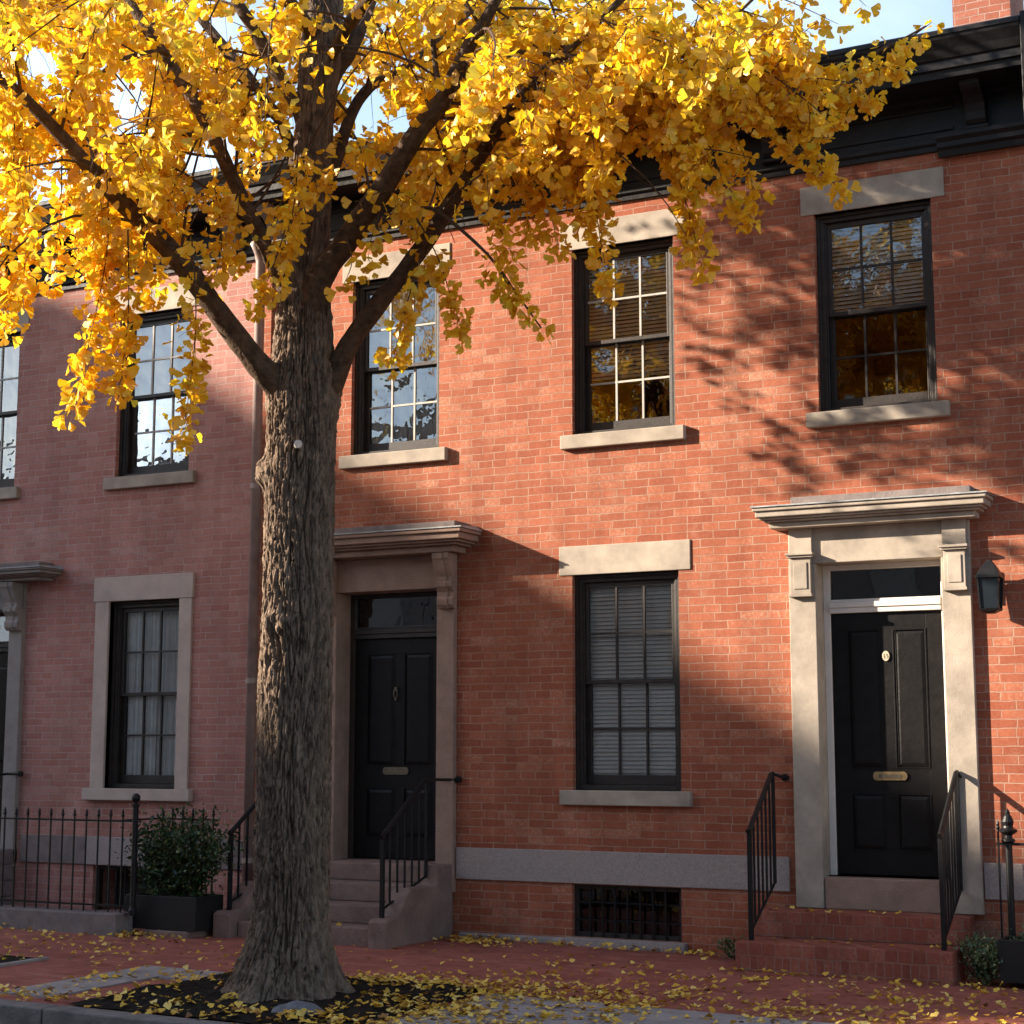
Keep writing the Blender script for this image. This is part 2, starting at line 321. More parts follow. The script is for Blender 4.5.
# pit at the left edge of the view
t=thing('utility_pit','dark square utility pit cover sunk in the brick sidewalk at the left edge','utility cover',(-9.9,-3.45,zg(-9.9)))
slabm=MB(); slab(slabm,-10.45,-9.38,-3.62,-3.16,.012); slabm.build('cover_plate','soil',t)
mb=MB(); slab(mb,-10.5,-9.33,-3.70,-3.625,.02); slab(mb,-9.375,-9.33,-3.62,-3.12,.02); mb.build('cover_rim','concrete',t,bevel=.004)
# ------------------------------------------------------------------ walls with openings
def wall(x0,x1,z0,z1,holes,depth=.34):
    m=MB()
    xs=sorted({x0,x1,*[h[0] for h in holes],*[h[1] for h in holes]}); zs=sorted({z0,z1,*[h[2] for h in holes],*[h[3] for h in holes]})
    for a,b in zip(xs,xs[1:]):
        for c,d in zip(zs,zs[1:]):
            cx,cz=(a+b)/2,(c+d)/2
            if any(h[0]<cx<h[1] and h[2]<cz<h[3] for h in holes): continue
            m.quad((a,0,c),(b,0,c),(b,0,d),(a,0,d))
    for a,b,c,d in holes:
        m.quad((a,0,c),(a,0,d),(a,depth,d),(a,depth,c)); m.quad((b,0,c),(b,depth,c),(b,depth,d),(b,0,d))
        m.quad((a,0,d),(b,0,d),(b,depth,d),(a,depth,d)); m.quad((a,0,c),(a,depth,c),(b,depth,c),(b,0,c))
    # sides, back, top
    y=7.
    m.quad((x0,0,z0),(x0,0,z1),(x0,y,z1),(x0,y,z0)); m.quad((x1,0,z0),(x1,y,z0),(x1,y,z1),(x1,0,z1))
    m.quad((x0,y,z0),(x0,y,z1),(x1,y,z1),(x1,y,z0))
    return m
def build_wall(m,name,mt,parent,**k):
    # keep orientation (no recalculation trouble: open shell)
    return m.build(name,mt,parent,**k)
# ------------------------------------------------------------------ windows
def window(house,x0,x1,z0,z1,style='dark',cover=None,glass='glass',lintel=None,sill=None,stone='lime',surround=None,lab=None,mun='frame'):
    d0=.075
    fr=MB(); fw_=.062
    fr.box(x0,x0+fw_,d0,d0+.12,z0,z1); fr.box(x1-fw_,x1,d0,d0+.12,z0,z1)
    fr.box(x0+fw_,x1-fw_,d0,d0+.12,z1-fw_,z1); fr.box(x0+fw_,x1-fw_,d0,d0+.12,z0,z0+.045)
    # brick mould lip
    fr.box(x0,x0+.028,d0-.022,d0-.001,z0,z1); fr.box(x1-.028,x1,d0-.022,d0-.001,z0,z1); fr.box(x0+.029,x1-.029,d0-.022,d0-.001,z1-.028,z1)
    # inner stop
    fr.box(x0+fw_,x0+fw_+.014,d0+.012,d0+.03,z0+.045,z1-fw_); fr.box(x1-fw_-.014,x1-fw_,d0+.012,d0+.03,z0+.045,z1-fw_)
    W=fr.build('window','frame',house,bevel=.003)
    if lab: W['label']=lab
    a,b=x0+fw_+.002,x1-fw_-.002; c,d=z0+.047,z1-fw_-.002; mid=(c+d)/2+.01
    for zz0,zz1,y,bot,top in ((mid-.02,d,d0+.034,.036,.045),(c,mid+.018,d0+.078,.085,.036)):
        s=MB(); st=.046
        s.box(a,a+st,y,y+.038,zz0,zz1); s.box(b-st,b,y,y+.038,zz0,zz1)
        s.box(a+st,b-st,y,y+.038,zz0,zz0+bot); s.box(a+st,b-st,y,y+.038,zz1-top,zz1)
        S=s.build('sash','frame',W,bevel=.003)
        ga,gb,gc,gd=a+st,b-st,zz0+bot,zz1-top
        # Blender allows thing > part > sub-part: muntins and panes hang under the window
        mu=MB(); h=.009
        for k in (1,2): xx=ga+(gb-ga)*k/3; mu.box(xx-h,xx+h,y+.006,y+.030,gc,gd)
        zz=(gc+gd)/2
        for k in range(3):
            p=ga+(gb-ga)*k/3+(h if k else 0); q=ga+(gb-ga)*(k+1)/3-(h if k<2 else 0)
            mu.box(p,q,y+.007,y+.029,zz-h,zz+h)
        mu.build('muntins',mun,W)
        gp=MB(); gp.quad((ga,y+.018,gc),(gb,y+.018,gc),(gb,y+.018,gd),(ga,y+.018,gd)); gp.build('pane',glass,W)
    # interior box so that the room reads dark
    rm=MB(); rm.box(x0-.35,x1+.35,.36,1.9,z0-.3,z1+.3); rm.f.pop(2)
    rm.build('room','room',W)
    yb=.203
    if cover:
        kind,t0,t1=cover
        zz0=z0+.05+(z1-z0-.1)*t0; zz1=z0+.05+(z1-z0-.1)*t1
        if kind=='blind':
            m=MB(); z=zz1-.03; i=0
            m.box(x0+.05,x1-.05,yb-.02,yb+.03,zz1-.028,zz1)
            while z>zz0:
                tl=.031+.003*random.random(); sg=.0025*random.random()
                k=len(m.v); 
                m.v+=[(x0+.055,yb-.014,z-tl),(x1-.055,yb-.014,z-tl-sg),(x1-.055,yb+.016,z-sg),(x0+.055,yb+.016,z),
                      (x0+.055,yb-.012,z-tl+.002),(x1-.055,yb-.012,z-tl-sg+.002),(x1-.055,yb+.018,z-sg+.002),(x0+.055,yb+.018,z+.002)]
                m.f+=[(k,k+1,k+2,k+3),(k+4,k+7,k+6,k+5),(k,k+4,k+5,k+1),(k+2,k+6,k+7,k+3)]
                z-=.036
            m.build('blind','blind',W)
        elif kind=='shade':
            B(x0+.05,x1-.05,yb,yb+.004,zz0,zz1).build('roller_shade','shade',W)
        elif kind=='curtain':
            m=MB(); n=90
            for side in (0,1):
                k=len(m.v); xa=x0+.04 if side==0 else (x0+x1)/2-.0; xb=(x0+x1)/2+.03 if side==0 else x1-.04
                for i in range(n+1):
                    xx=xa+(xb-xa)*i/n; yy=yb+.03*side+.016*math.sin(i*.62+side)+.008*math.sin(i*1.7)
                    m.v.append((xx,yy,zz0)); m.v.append((xx+.01*math.sin(i*.3),yy,zz1))
                for i in range(n): q=k+2*i; m.f.append((q,q+2,q+3,q+1))
            m.build('curtain','curtain',W,smooth=True)
    if lintel:
        lx0,lx1,lz1,pr=lintel
        B(lx0,lx1,-pr,.06,z1,lz1).build('lintel',stone,W,bevel=.006)
    if sill:
        sx0,sx1,sz0,pr=sill
        B(sx0,sx1,-pr,.12,sz0,z0).build('sill',stone,W,bevel=.008)
    if surround:
        s0,s1=surround
        m=MB(); m.box(s0,x0,-.028,.06,z0,z1-.001); m.box(x1,s1,-.028,.06,z0,z1-.001); m.build('surround',stone,W,bevel=.005)
    return W
# ------------------------------------------------------------------ main row house
XM0,XM1=-9.66,-2.12
ZL,ZB,ZS=6.43,6.178,4.459
HW={'up':[(-3.978,-2.988),(-6.255,-5.265),(-8.604,-7.632)],'g':(-6.264,-5.256)}
holes=[(a,b,ZS,ZB) for a,b in HW['up']]+[(HW['g'][0],HW['g'][1],1.318,3.20),(-6.28,-5.27,.07,.515),(-4.055,-2.975,.0,3.24),(-8.725,-7.585,.0,3.18)]
H=thing('brick_house','warm red brick row house with two black doors and grey belt course behind the tree','house',(-5.9,0,0))
build_wall(wall(XM0,XM1,-.1,7.0,holes),'wall','brick',H)
B(XM0,XM1,.3,7,7.02,7.06).build('roof','cornice',H)
for (a,b),cv,gl,lab,mu in zip(HW['up'],[('blind',.52,1),('blind',.30,1.),('curtain',0,1)],['glass_w3','glass','glass_hi'],['upper window with dark reflective panes','upper window with half drawn blinds','upper window behind the leaning limb'],['frame','muntin','muntin']):
    window(H,a,b,ZS,ZB,cover=cv,glass=gl,lintel=(a-.115,b+.115,ZL,.012),sill=(a-.10,b+.10,ZS-.125,.058),lab=lab,mun=mu)
a,b=HW['g']
window(H,a,b,1.318,3.20,cover=('blind',0,1),glass='glass_low',lintel=(a-.125,b+.115,3.46,.012),sill=(a-.11,b+.10,1.19,.058),lab='ground floor window with closed slatted blinds',mun='frame')
# belt course
for a,b in((XM0+.06,-8.9),(-7.42,-4.32),(-2.76,XM1)):
    B(a,b,-.022,.05,.522,.80).build('belt_course','granite',H,bevel=.006)
# basement window
bw=MB().box(-6.28,-6.24,.05,.11,.07,.515).box(-5.31,-5.27,.05,.11,.07,.515).box(-6.239,-5.311,.05,.11,.475,.515).box(-6.239,-5.311,.05,.11,.07,.11)
BW=bw.build('basement_window','frame',H,bevel=.003)
g=MB()
for k in range(1,8): xx=-6.24+.93*k/8; g.box(xx-.007,xx+.007,.028,.042,.075,.50)
for zz in (.215,.365): g.box(-6.26,-5.29,.045,.054,zz-.007,zz+.007)
g.build('grille','iron',BW)
m=MB(); m.quad((-6.24,.09,.11),(-5.31,.09,.11),(-5.31,.09,.475),(-6.24,.09,.475)); m.build('pane','glass_dark',BW)
B(-6.4,-5.15,.36,1.2,0,.6).build('room','room',BW)
B(-6.33,-5.22,-.075,.10,-.03,.068).build('sill','granite',BW,bevel=.008)
m=MB(); m.extrude([(-.05,-.05),(-.05,.045),(-.002,.06),(-.002,-.05)],-7.38,-6.345)
m.build('footing','concrete',H)
# cornice
def cornice(house,x0,x1,brx,low=None):
    pr=[(.05,6.56),(-.03,6.56),(-.03,6.60),(-.055,6.62),(-.055,6.66),(-.035,6.67),(-.035,6.98),(-.07,7.0),(-.46,7.0),(-.47,7.06),(-.50,7.065),(-.50,7.13),(-.52,7.14),(-.55,7.20),(-.60,7.27),(-.61,7.30),(-.62,7.30),(-.62,7.335),(-.60,7.35),(.3,7.42),(.3,7.02),(.05,7.02)]
    c=MB().extrude(pr,x0,x1).build('cornice','cornice',house)
    for i,bx in enumerate(brx):
        m=MB(); P=[(-.03,6.70),(-.10,6.70),(-.14,6.74),(-.15,6.80),(-.17,6.86),(-.24,6.90),(-.32,6.93),(-.36,6.96),(-.37,6.998),(-.03,6.998)]
        m.extrude(P,bx-.08,bx+.08); m.box(bx-.10,bx+.10,-.12,-.036,6.67,6.70)
        m.build('bracket','cornice' if bx>-9 else 'bracket_grey',c,bevel=.005)
        # flat modillion board between
    # panel mouldings on the frieze
    m=MB()
    for a,b in zip(brx,brx[1:]):
        a,b=sorted((a,b)); m.box(a+.2,b-.2,-.052,-.037,6.90,6.925); m.box(a+.2,b-.2,-.052,-.037,6.72,6.745)
    if len(m.v): m.build('frieze_moulding','cornice',c)
    if low: 
        MB().extrude([(-.037,6.49),(-.06,6.49),(-.07,6.54),(-.10,6.56),(-.10,6.60),(-.13,6.63),(-.13,6.665),(-.037,6.665)],low[0],low[1]).build('end_moulding','cornice',c)
    return c
c=cornice(H,XM0+.01,XM1,[-2.57,-4.30,-6.03,-7.76,-9.45],low=(-2.90,XM1+.005))
B(XM1+.004,XM1+.05,-.60,.2,6.50,7.38).build('cornice_end_board','cornice',c,bevel=.004)
# chimney, in a darker brick that stands in for its shade
CH=B(-3.30,-2.74,2.7,3.5,7.05,9.9).build('chimney','brick_far',H)
B(-3.36,-2.68,2.64,3.56,9.9,10.0).build('chimney_cap','brown',CH)
# ------------------------------------------------------------------ doors
def panel_door(x0,x1,y,z0,z1,panels):
    m=MB(); st=.13; 
    m.box(x0,x1,y,y+.045,z0,z1)
    # stiles/rails proud of the panels
    def rail(a,b,c,d): m.box(a,b,y-.014,y-.0005,c,d)
    rail(x0,x0+st,z0,z1); rail(x1-st,x1,z0,z1)
    xm=(x0+x1)/2; rows=panels
    zr=[z0]+[r for p in rows for r in p]+[z1]
    for i in range(0,len(zr),2): rail(x0+st,x1-st,zr[i],zr[i+1])
    for c,d in rows: rail(xm-.05,xm+.05,c,d)
    for c,d in rows:
        for a,b in ((x0+st,xm-.05),(xm+.05,x1-st)):
            # raised field with bevelled moulding
            q=.045
            k=len(m.v)
            m.v+=[(a+.012,y-.003,c+.012),(b-.012,y-.003,c+.012),(b-.012,y-.003,d-.012),(a+.012,y-.003,d-.012),
                  (a+q,y-.012,c+q),(b-q,y-.012,c+q),(b-q,y-.012,d-q),(a+q,y-.012,d-q)]
            m.f+=[(k,k+1,k+5,k+4),(k+1,k+2,k+6,k+5),(k+2,k+3,k+7,k+6),(k+3,k,k+4,k+7),(k+4,k+5,k+6,k+7)]
            m.box(a,a+.011,y-.019,y-.0145,c,d); m.box(b-.011,b,y-.019,y-.0145,c,d); m.box(a+.011,b-.011,y-.019,y-.0145,c,c+.011); m.box(a+.011,b-.011,y-.019,y-.0145,d-.011,d)
    return m
def scroll(x0,x1,yb,ztop,h,out):
    # side profile of a console bracket, (y,z)
    P=[(yb,ztop),(yb-out,ztop),(yb-out*1.0,ztop-.05),(yb-out*.93,ztop-.13*h),(yb-out*.72,ztop-.30*h),(yb-out*.52,ztop-.42*h),(yb-out*.50,ztop-.50*h),(yb-out*.62,ztop-.53*h),(yb-out*.62,ztop-.60*h),(yb-out*.36,ztop-.70*h),(yb-out*.34,ztop-.78*h),(yb-out*.45,ztop-.83*h),(yb-out*.42,ztop-.93*h),(yb-out*.25,ztop-h),(yb,ztop-h)]
    m=MB().extrude(P,x0,x1)
    mx=(x0+x1)/2
    m.extrude([(a-.012 if a<yb-.001 else a,b-.004) for a,b in P[1:-1]]+[(yb-.002,ztop-h+.01),(yb-.002,ztop-.02)],mx-.03,mx+.03)
    return m
def canopy(par,x0,x1,zs,zt,p,stone,top='lead'):
    h=zt-zs
    P=[(-.02,zs),(-p*.62,zs),(-p*.62,zs+.18*h),(-p*.70,zs+.2*h),(-p*.74,zs+.34*h),(-p*.86,zs+.42*h),(-p*.92,zs+.44*h),(-p*.92,zs+.64*h),(-p*.96,zs+.66*h),(-p,zs+.78*h),(-p,zs+.86*h),(-.02,zs+.86*h)]
    # sweep with side returns: stack of boxes following the profile
    m=MB(); cx0,cx1=x0,x1
    lv=[(0,.26,.60),(.26,.36,.74),(.36,.46,.84),(.46,.72,.93),(.72,.88,1.0)]
    for a,b,q in lv:
        e=p*(1-q); m.box(cx0+e,cx1-e,-p*q,.01,zs+h*a,zs+h*b-.0005)
    C=m.build('canopy',stone,par,bevel=.008)
    t=MB(); e=-.012; z0=zs+h*.885; k=0
    t.v+=[(x0+e,-p+e,z0),(x1-e,-p+e,z0),(x1-e,.02,z0),(x0+e,.02,z0),(x0+e,-p+e,z0+.012),(x1-e,-p+e,z0+.012),(x1-e-.06,.02,zt+.03),(x0+e+.06,.02,zt+.03)]
    t.f+=[(0,1,5,4),(1,2,6,5),(3,0,4,7),(4,5,6,7),(0,3,2,1),(2,3,7,6)]
    t.build('canopy_flashing',top,C); B(x0+.30,x1-.14,-p*.62,.0,zt+.005,zt+.06).build('blocking_course','granite_dark',C,bevel=.006); return C
def doorway(house,x0,x1,y,z1,face,stone,zt_door,zt_glass,canz,canp,canx,frame_m,bracket,door_m,z0=.655,kn='brass',lab=None,pilw=(.23,.23),ent=None):
    pl,pr=pilw
    m=MB(); m.box(x0-pl,x0,-face,.12,z0-.25,z1); m.box(x1,x1+pr,-face,.12,z0-.25,z1)
    m.box(x0-pl,x1+pr,-face*.8,.12,z1+.001,canz[0]-.001)
    D=m.build('doorway',stone,house,bevel=.006)
    if lab: D['label']=lab
    # stone reveal behind the face
    m=MB(); m.box(x0-.022,x0-.001,.121,y+.10,z0,z1+.03); m.box(x1+.001,x1+.022,.121,y+.10,z0,z1+.03); m.box(x0,x1,.121,y+.1,z1+.001,z1+.03); m.build('reveal',stone,D)
    # frame
    f=.055; m=MB()
    m.box(x0,x0+f,y,y+.08,z0,z1); m.box(x1-f,x1,y,y+.08,z0,z1); m.box(x0+f,x1-f,y,y+.08,zt_glass,z1)
    m.box(x0+f,x1-f,y-.018,y+.08,zt_door+.012,zt_door+.055); m.box(x0+f,x1-f,y-.030,y+.08,zt_door+.056,zt_door+.10)
    m.box(x0+f,x1-f,y-.01,y+.08,zt_door+.101,zt_door+.125)
    m.build('door_frame',frame_m,D,bevel=.004)
    g=MB(); g.quad((x0+f,y+.04,zt_door+.12),(x1-f,y+.04,zt_door+.12),(x1-f,y+.04,zt_glass),(x0+f,y+.04,zt_glass)); g.build('transom_pane','glass_dark',D)
    B(x0,x1,y+.3,y+1.3,z0,z1).build('room','room',D)
    d=panel_door(x0+f+.004,x1-f-.004,y+.03,z0+.012,zt_door+.010,[(z0+.20,z0+.66),(z0+.86,zt_door-.13)])
    DL=d.build('door',door_m,D,bevel=.0015)
    canopy(D,canx[0],canx[1],canz[0],canz[1],canp,stone)
    for bx0,bx1 in bracket['x']:
        if bracket.get('plain'):
            w0,w1=bx0,bx1; q=MB(); yb=-face-.001; zt_=bracket['z']
            q.box(w0-.02,w1+.02,yb-.055,yb,zt_,zt_+.018); q.box(w0-.03,w1+.03,yb-.07,yb,zt_+.0185,zt_+.04)
            q.box(w0,w1,yb-.032,yb,zt_-.30,zt_-.0005); q.box(w0+.03,w1-.03,yb-.040,yb-.0325,zt_-.26,zt_-.04)
            q.box(w0-.012,w1+.012,yb-.05,yb,zt_-.325,zt_-.3005); q.box(w0-.01,w1+.01,yb-.022,yb,zt_+.0405,canz[0]-.001)
            q.build('corbel',stone,D,bevel=.004); continue
        scroll(bx0,bx1,-face-.002,bracket['z'],bracket['h'],bracket['out']).build('corbel',stone,D,bevel=.004)
    # hardware
    xm=(x0+x1)/2
    if kn=='brass':
        mm=MB(); pts=[(xm+.125*math.cos(a)*(1 if abs(math.cos(a))>.3 else 1),0,0) for a in (0,)]
        n=20; ring=[(xm+(.11 if math.cos(2*math.pi*i/n)>0 else -.11)+.030*math.cos(2*math.pi*i/n),z0+.80+.036*math.sin(2*math.pi*i/n)) for i in range(n)]
        mm.extrude(ring,y+.003,y+.012,'y'); ms=mm.build('mail_slot','brass',D,bevel=.002)
        B(xm-.09,xm+.09,y-.001,y+.0025,z0+.785,z0+.815).build('slot_flap','brass_dull',D)
        n=20; ring=[(xm-.005+.030*math.cos(2*math.pi*i/n),2.425+.042*math.sin(2*math.pi*i/n)) for i in range(n)]
        MB().extrude(ring,y+.004,y+.012,'y').build('number_plate','plate',D,bevel=.002)
        q=MB()
        for (dx,dz,a,b) in [(-.014,.012,.010,.004),(-.016,.0,.003,.010),(-.010,-.008,.003,.010),(-.014,-.019,.010,.003),(.010,.014,.009,.003),(.006,.008,.003,.007),(.012,.0,.008,.003),(.016,-.008,.003,.008),(.010,-.017,.008,.003)]:
            q.box(xm-.005+dx-a/2,xm-.005+dx+a/2,y+.001,y+.0035,2.425+dz-b/2,2.425+dz+b/2)
        q.build('plate_marks','black',D)
    else:
        n=20; ring=[(xm-.03+(.11 if math.cos(2*math.pi*i/n)>0 else -.11)+.030*math.cos(2*math.pi*i/n),z0+.815+.036*math.sin(2*math.pi*i/n)) for i in range(n)]
        MB().extrude(ring,y+.003,y+.012,'y').build('mail_slot','brass_dull',D,bevel=.002)
        k=MB(); k.tube([(xm-.03+.020*math.sin(t),y-.010,2.19+.045*math.cos(t)) for t in [i*math.pi/6+.4 for i in range(0,11)]],.006,6)
        k.box(xm-.045,xm-.015,y-.012,y+.012,2.215,2.25); k.box(xm-.042,xm-.018,y-.012,y+.012,2.125,2.15); k.build('knocker','brass_dull',D,bevel=.002)
    return D
doorway(H,-4.03,-3.0,.16,3.19,.05,'lime',2.775,3.145,(3.485,3.675),.28,(-4.49,-2.58),'white',dict(x=[(-4.235,-4.06),(-2.97,-2.80)],z=3.24,h=.42,out=.075,plain=1),'door_black',lab='doorway with pale stone surround and white inner frame')
doorway(H,-8.70,-7.61,.19,3.14,.06,'brown',2.70,3.10,(3.45,3.67),.40,(-9.13,-7.18),'frame',dict(x=[(-8.88,-8.70),(-7.57,-7.40)],z=3.445,h=.50,out=.17),'door_black',kn='dull',lab='doorway with deep brownstone canopy behind the trunk',pilw=(.18,.18))
# ------------------------------------------------------------------ stoops
S=thing('brick_stoop','low red brick stoop with stone threshold below the white framed door','steps',(-3.6,-.4,zg(-3.6)))
B(-4.50,-2.84,-.86,-.02,-.1,.20).build('step','brick_step',S,bevel=.008)
B(-4.50,-2.84,-.40,-.02,.2005,.40).build('step','brick_step',S,bevel=.008)
B(-4.025,-3.005,-.035,.155,.401,.648).build('threshold','brown',S,bevel=.01)
S=thing('brownstone_stoop','worn brownstone stoop of four steps with curved cheek walls behind the tree trunk','steps',(-8.3,-.6,zg(-8.3)))
zb=-.05
for k in range(4):
    y0=-1.08+.27*k; B(-9.03,-7.62,y0,-.01 if k<3 else .245,zb if k==0 else .015+.16*k+.0005,.015+.16*(k+1)).build('step','brown_dark',S,bevel=.014)
for s_,(a,b) in enumerate(((-9.22,-9.031),(-7.619,-7.44))):
    P=[(-1.18,zb),(-1.18,.24),(-1.13,.26),(-1.02,.265),(-.95,.30),(-.90,.37),(-.84,.44),(-.77,.485),(-.32,.49),(-.31,.655),(-.03,.655),(-.03,zb)]
    MB().extrude(P,a,b).build('cheek_wall','brown_dark',S,bevel=.012)
# ------------------------------------------------------------------ railings
def railing(name,label,x,y0,z0,top0,y1,ztop1,zlow1,n,wall_x=None,base_follow=None,stub=None):
    t=thing(name,label,'handrail',(x,y0,z0),group='iron stoop handrails')
    B(x-.017,x+.017,y0-.017,y0+.017,z0,top0).build('post','iron',t,bevel=.002)
    m=MB(); m.tube([(x,y0-.03,top0),(x,y0,top0+.012),(x,y1-.04,ztop1-.005),(x,y1,ztop1)],.021,8); m.build('rail','iron',t)
    m=MB(); lo0=z0+.07; m.tube([(x,y0,lo0),(x,y1,zlow1)],.011,6); m.build('bottom_rail','iron',t)
    for k in range(1,n+1):
        q=k/(n+1); yy=y0+(y1-y0)*q
        B(x-.0075,x+.0075,yy-.0075,yy+.0075,lo0+(zlow1-lo0)*q,top0+(ztop1-top0)*q).build('baluster','iron',t)
    B(x-.012,x+.012,y1-.012,y1+.012,zlow1-.01,ztop1).build('end_bar','iron',t)
    if stub:
        m=MB(); m.tube([(x,y1,ztop1),*stub],.013,8); e=Vector(stub[-1]); m.tube([e,e+Vector((0,.03,0))],.03,10); m.build('wall_bracket','iron',t)
    return t
railing('stair_railing','black iron handrail on the left edge of the brick stoop',-4.42,-.70,.20,1.03,-.09,1.47,.60,5,stub=[(-4.36,-.07,1.45),(-4.34,-.03,1.44)])
railing('stair_railing','black iron handrail on the right edge of the brick stoop beside the corner fence',-2.93,-.70,.20,1.03,-.06,1.49,.60,6,stub=[(-2.90,-.04,1.45)])
railing('stair_railing','black iron handrail on the right cheek of the brownstone stoop',-7.555,-1.06,.26,.93,-.32,1.40,.56,5,stub=[(-7.54,-.10,1.40),(-7.40,-.03,1.40)])
railing('stair_railing','black iron handrail on the far cheek of the brownstone stoop, partly behind the trunk',-9.13,-1.06,.26,.93,-.32,1.40,.56,5,stub=[(-9.13,-.12,1.40),(-9.13,-.04,1.40)])
# ------------------------------------------------------------------ lantern
lx,ly=-2.60,-.16
t=thing('wall_lantern','black wall lantern with frosted panes right of the pale stone doorway','lamp',(lx,0,2.9))
B(lx-.045,lx+.045,-.02,-.001,2.80,3.06).build('back_plate','iron',t,bevel=.004)
MB().tube([(lx,-.02,2.99),(lx,-.09,3.05),(lx,ly-.0,3.10),(lx,ly,3.06)],.010,8).build('arm','iron',t)
m=MB()
def frust(m,cx,cy,z0,w0,z1,w1):
    k=len(m.v)
    for z,w in((z0,w0),(z1,w1)):
        m.v+=[(cx-w,cy-w,z),(cx+w,cy-w,z),(cx+w,cy+w,z),(cx-w,cy+w,z)]
    m.f+=[(k,k+1,k+5,k+4),(k+1,k+2,k+6,k+5),(k+2,k+3,k+7,k+6),(k+3,k,k+4,k+7),(k+3,k+2,k+1,k),(k+4,k+5,k+6,k+7)]
frust(m,lx,ly,3.005,.090,3.07,.060); frust(m,lx,ly,3.0705,.058,3.115,.030); frust(m,lx,ly,3.1155,.026,3.135,.018); frust(m,lx,ly,2.99,.095,3.0045,.092); m.build('cap','iron',t,bevel=.002)
m=MB()
for sx in(-1,1):
    for sy in(-1,1):
        m.tube([(lx+sx*.068,ly+sy*.068,2.75),(lx+sx*.080,ly+sy*.080,2.99)],.009,4)
frust(m,lx,ly,2.735,.070,2.752,.078); frust(m,lx,ly,2.715,.03,2.7345,.06); m.build('cage','iron',t)
m=MB(); frust(m,lx,ly,2.753,.064,2.988,.074); m.build('glass','lens',t)
# ------------------------------------------------------------------ left row house
XL0,XL1=-15.6,-9.665
holes=[(-11.49,-10.54,ZS,ZB),(-13.85,-12.87,ZS,ZB),(-11.49,-10.59,1.282,3.172),(-11.60,-10.60,.07,.515),(-13.885,-12.775,0,3.18)]
HL=thing('brick_house','rose brick row house at the left with stone framed ground floor window','house',(-12.6,0,0))
build_wall(wall(XL0,XL1,-.1,7.0,holes),'wall','brick_left',HL)
B(XL0,XL1,.3,7,7.02,7.06).build('roof','cornice',HL)
window(HL,-11.49,-10.54,ZS,ZB,cover=('shade',.1,1),glass='glass_hi',lintel=(-11.60,-10.43,ZL,.012),sill=(-11.60,-10.44,ZS-.125,.058),lab='upper window with pale shade behind hanging leaves',mun='muntin')
window(HL,-13.85,-12.87,ZS,ZB,cover=('curtain',0,1),glass='glass_hi',lintel=(-13.97,-12.75,ZL,.012),sill=(-13.96,-12.78,ZS-.125,.058),lab='upper window at the far left edge',mun='muntin')
window(HL,-11.49,-10.59,1.282,3.172,cover=('curtain',0,1),glass='glass_low',lintel=(-11.69,-10.42,3.424,.034),sill=(-11.73,-10.38,1.165,.07),surround=(-11.665,-10.435),stone='sandstone',lab='ground floor window framed all round in pale stone')
B(-12.56,-11.70,-.022,.05,.522,.80).build('belt_course','granite_dark',HL,bevel=.006)
B(-11.695,-10.40,-.03,.05,.522,.80).build('belt_course','granite',HL,bevel=.006)
B(-10.395,XL1-.01,-.022,.05,.522,.80).build('belt_course','granite_dark',HL,bevel=.006)
m=MB().box(-11.60,-11.56,.05,.11,.07,.515).box(-10.64,-10.60,.05,.11,.07,.515).box(-11.559,-10.641,.05,.11,.475,.515); BL=m.build('basement_window','frame',HL)
B(-11.7,-10.5,.36,1.2,0,.6).build('room','room',BL)
m=MB()
for k in range(1,8): xx=-11.56+.92*k/8; m.box(xx-.007,xx+.007,.03,.042,.075,.5)
m.build('grille','iron',BL)
cornice(HL,XL0,XL1,[-10.0,-12.31,-14.6])
doorway(HL,-13.86,-12.80,.2,3.14,.06,'grey_stone',2.70,3.10,(3.42,3.55),.36,(-14.5,-12.13),'frame',dict(x=[(-14.03,-13.86),(-12.80,-12.62)],z=3.41,h=.50,out=.17),'door_black',kn='dull',lab='doorway with grey scrolled brackets at the left edge',pilw=(.18,.18))
St=thing('stone_stoop','grey stone stoop below the far left doorway behind the iron fence','steps',(-13.3,-.6,.1))
for k in range(4):
    y0=-1.08+.27*k; B(-14.15,-12.62,y0,-.01 if k<3 else .2,zb if k==0 else .015+.16*k+.0005,.015+.16*(k+1)).build('step','granite_dark',St,bevel=.014)
railing('stair_railing','black iron handrail of the far left stoop seen through the fence',-12.70,-1.06,.17,.93,-.32,1.40,.62,5,stub=[(-12.70,-.10,1.42),(-12.56,-.075,1.42)])
# neighbouring houses beyond the frame on either side
def plain_house(x0,x1,label,wins):
    hh=thing('brick_house',label,'house',((x0+x1)/2,0,0))
    hs=[(a,a+.99,ZS,ZB) for a in wins]+[(a,a+.99,1.3,3.18) for a in wins]
    build_wall(wall(x0,x1,-.1,7.0,hs),'wall','brick_far',hh)
    B(x0,x1,.3,7,7.02,7.06).build('roof','cornice',hh)
    for a in wins:
        window(hh,a,a+.99,ZS,ZB,cover=('blind',.4,1),lintel=(a-.11,a+1.1,ZL,.012),sill=(a-.1,a+1.09,ZS-.125,.058))
        window(hh,a,a+.99,1.3,3.18,cover=('blind',0,1),lintel=(a-.11,a+1.1,3.44,.012),sill=(a-.1,a+1.09,1.175,.058))
    return hh
plain_house(-22.5,-15.63,'brown brick row house beyond the left edge',[-21.3,-18.9,-16.9])
hr=plain_house(-2.05,5.5,'brown brick row house at the right edge past the dark cornice',[-1.0,1.4,3.8])
B(-2.117,-2.052,.02,6.8,-.1,7.3).build('party_wall','brick_far',hr)
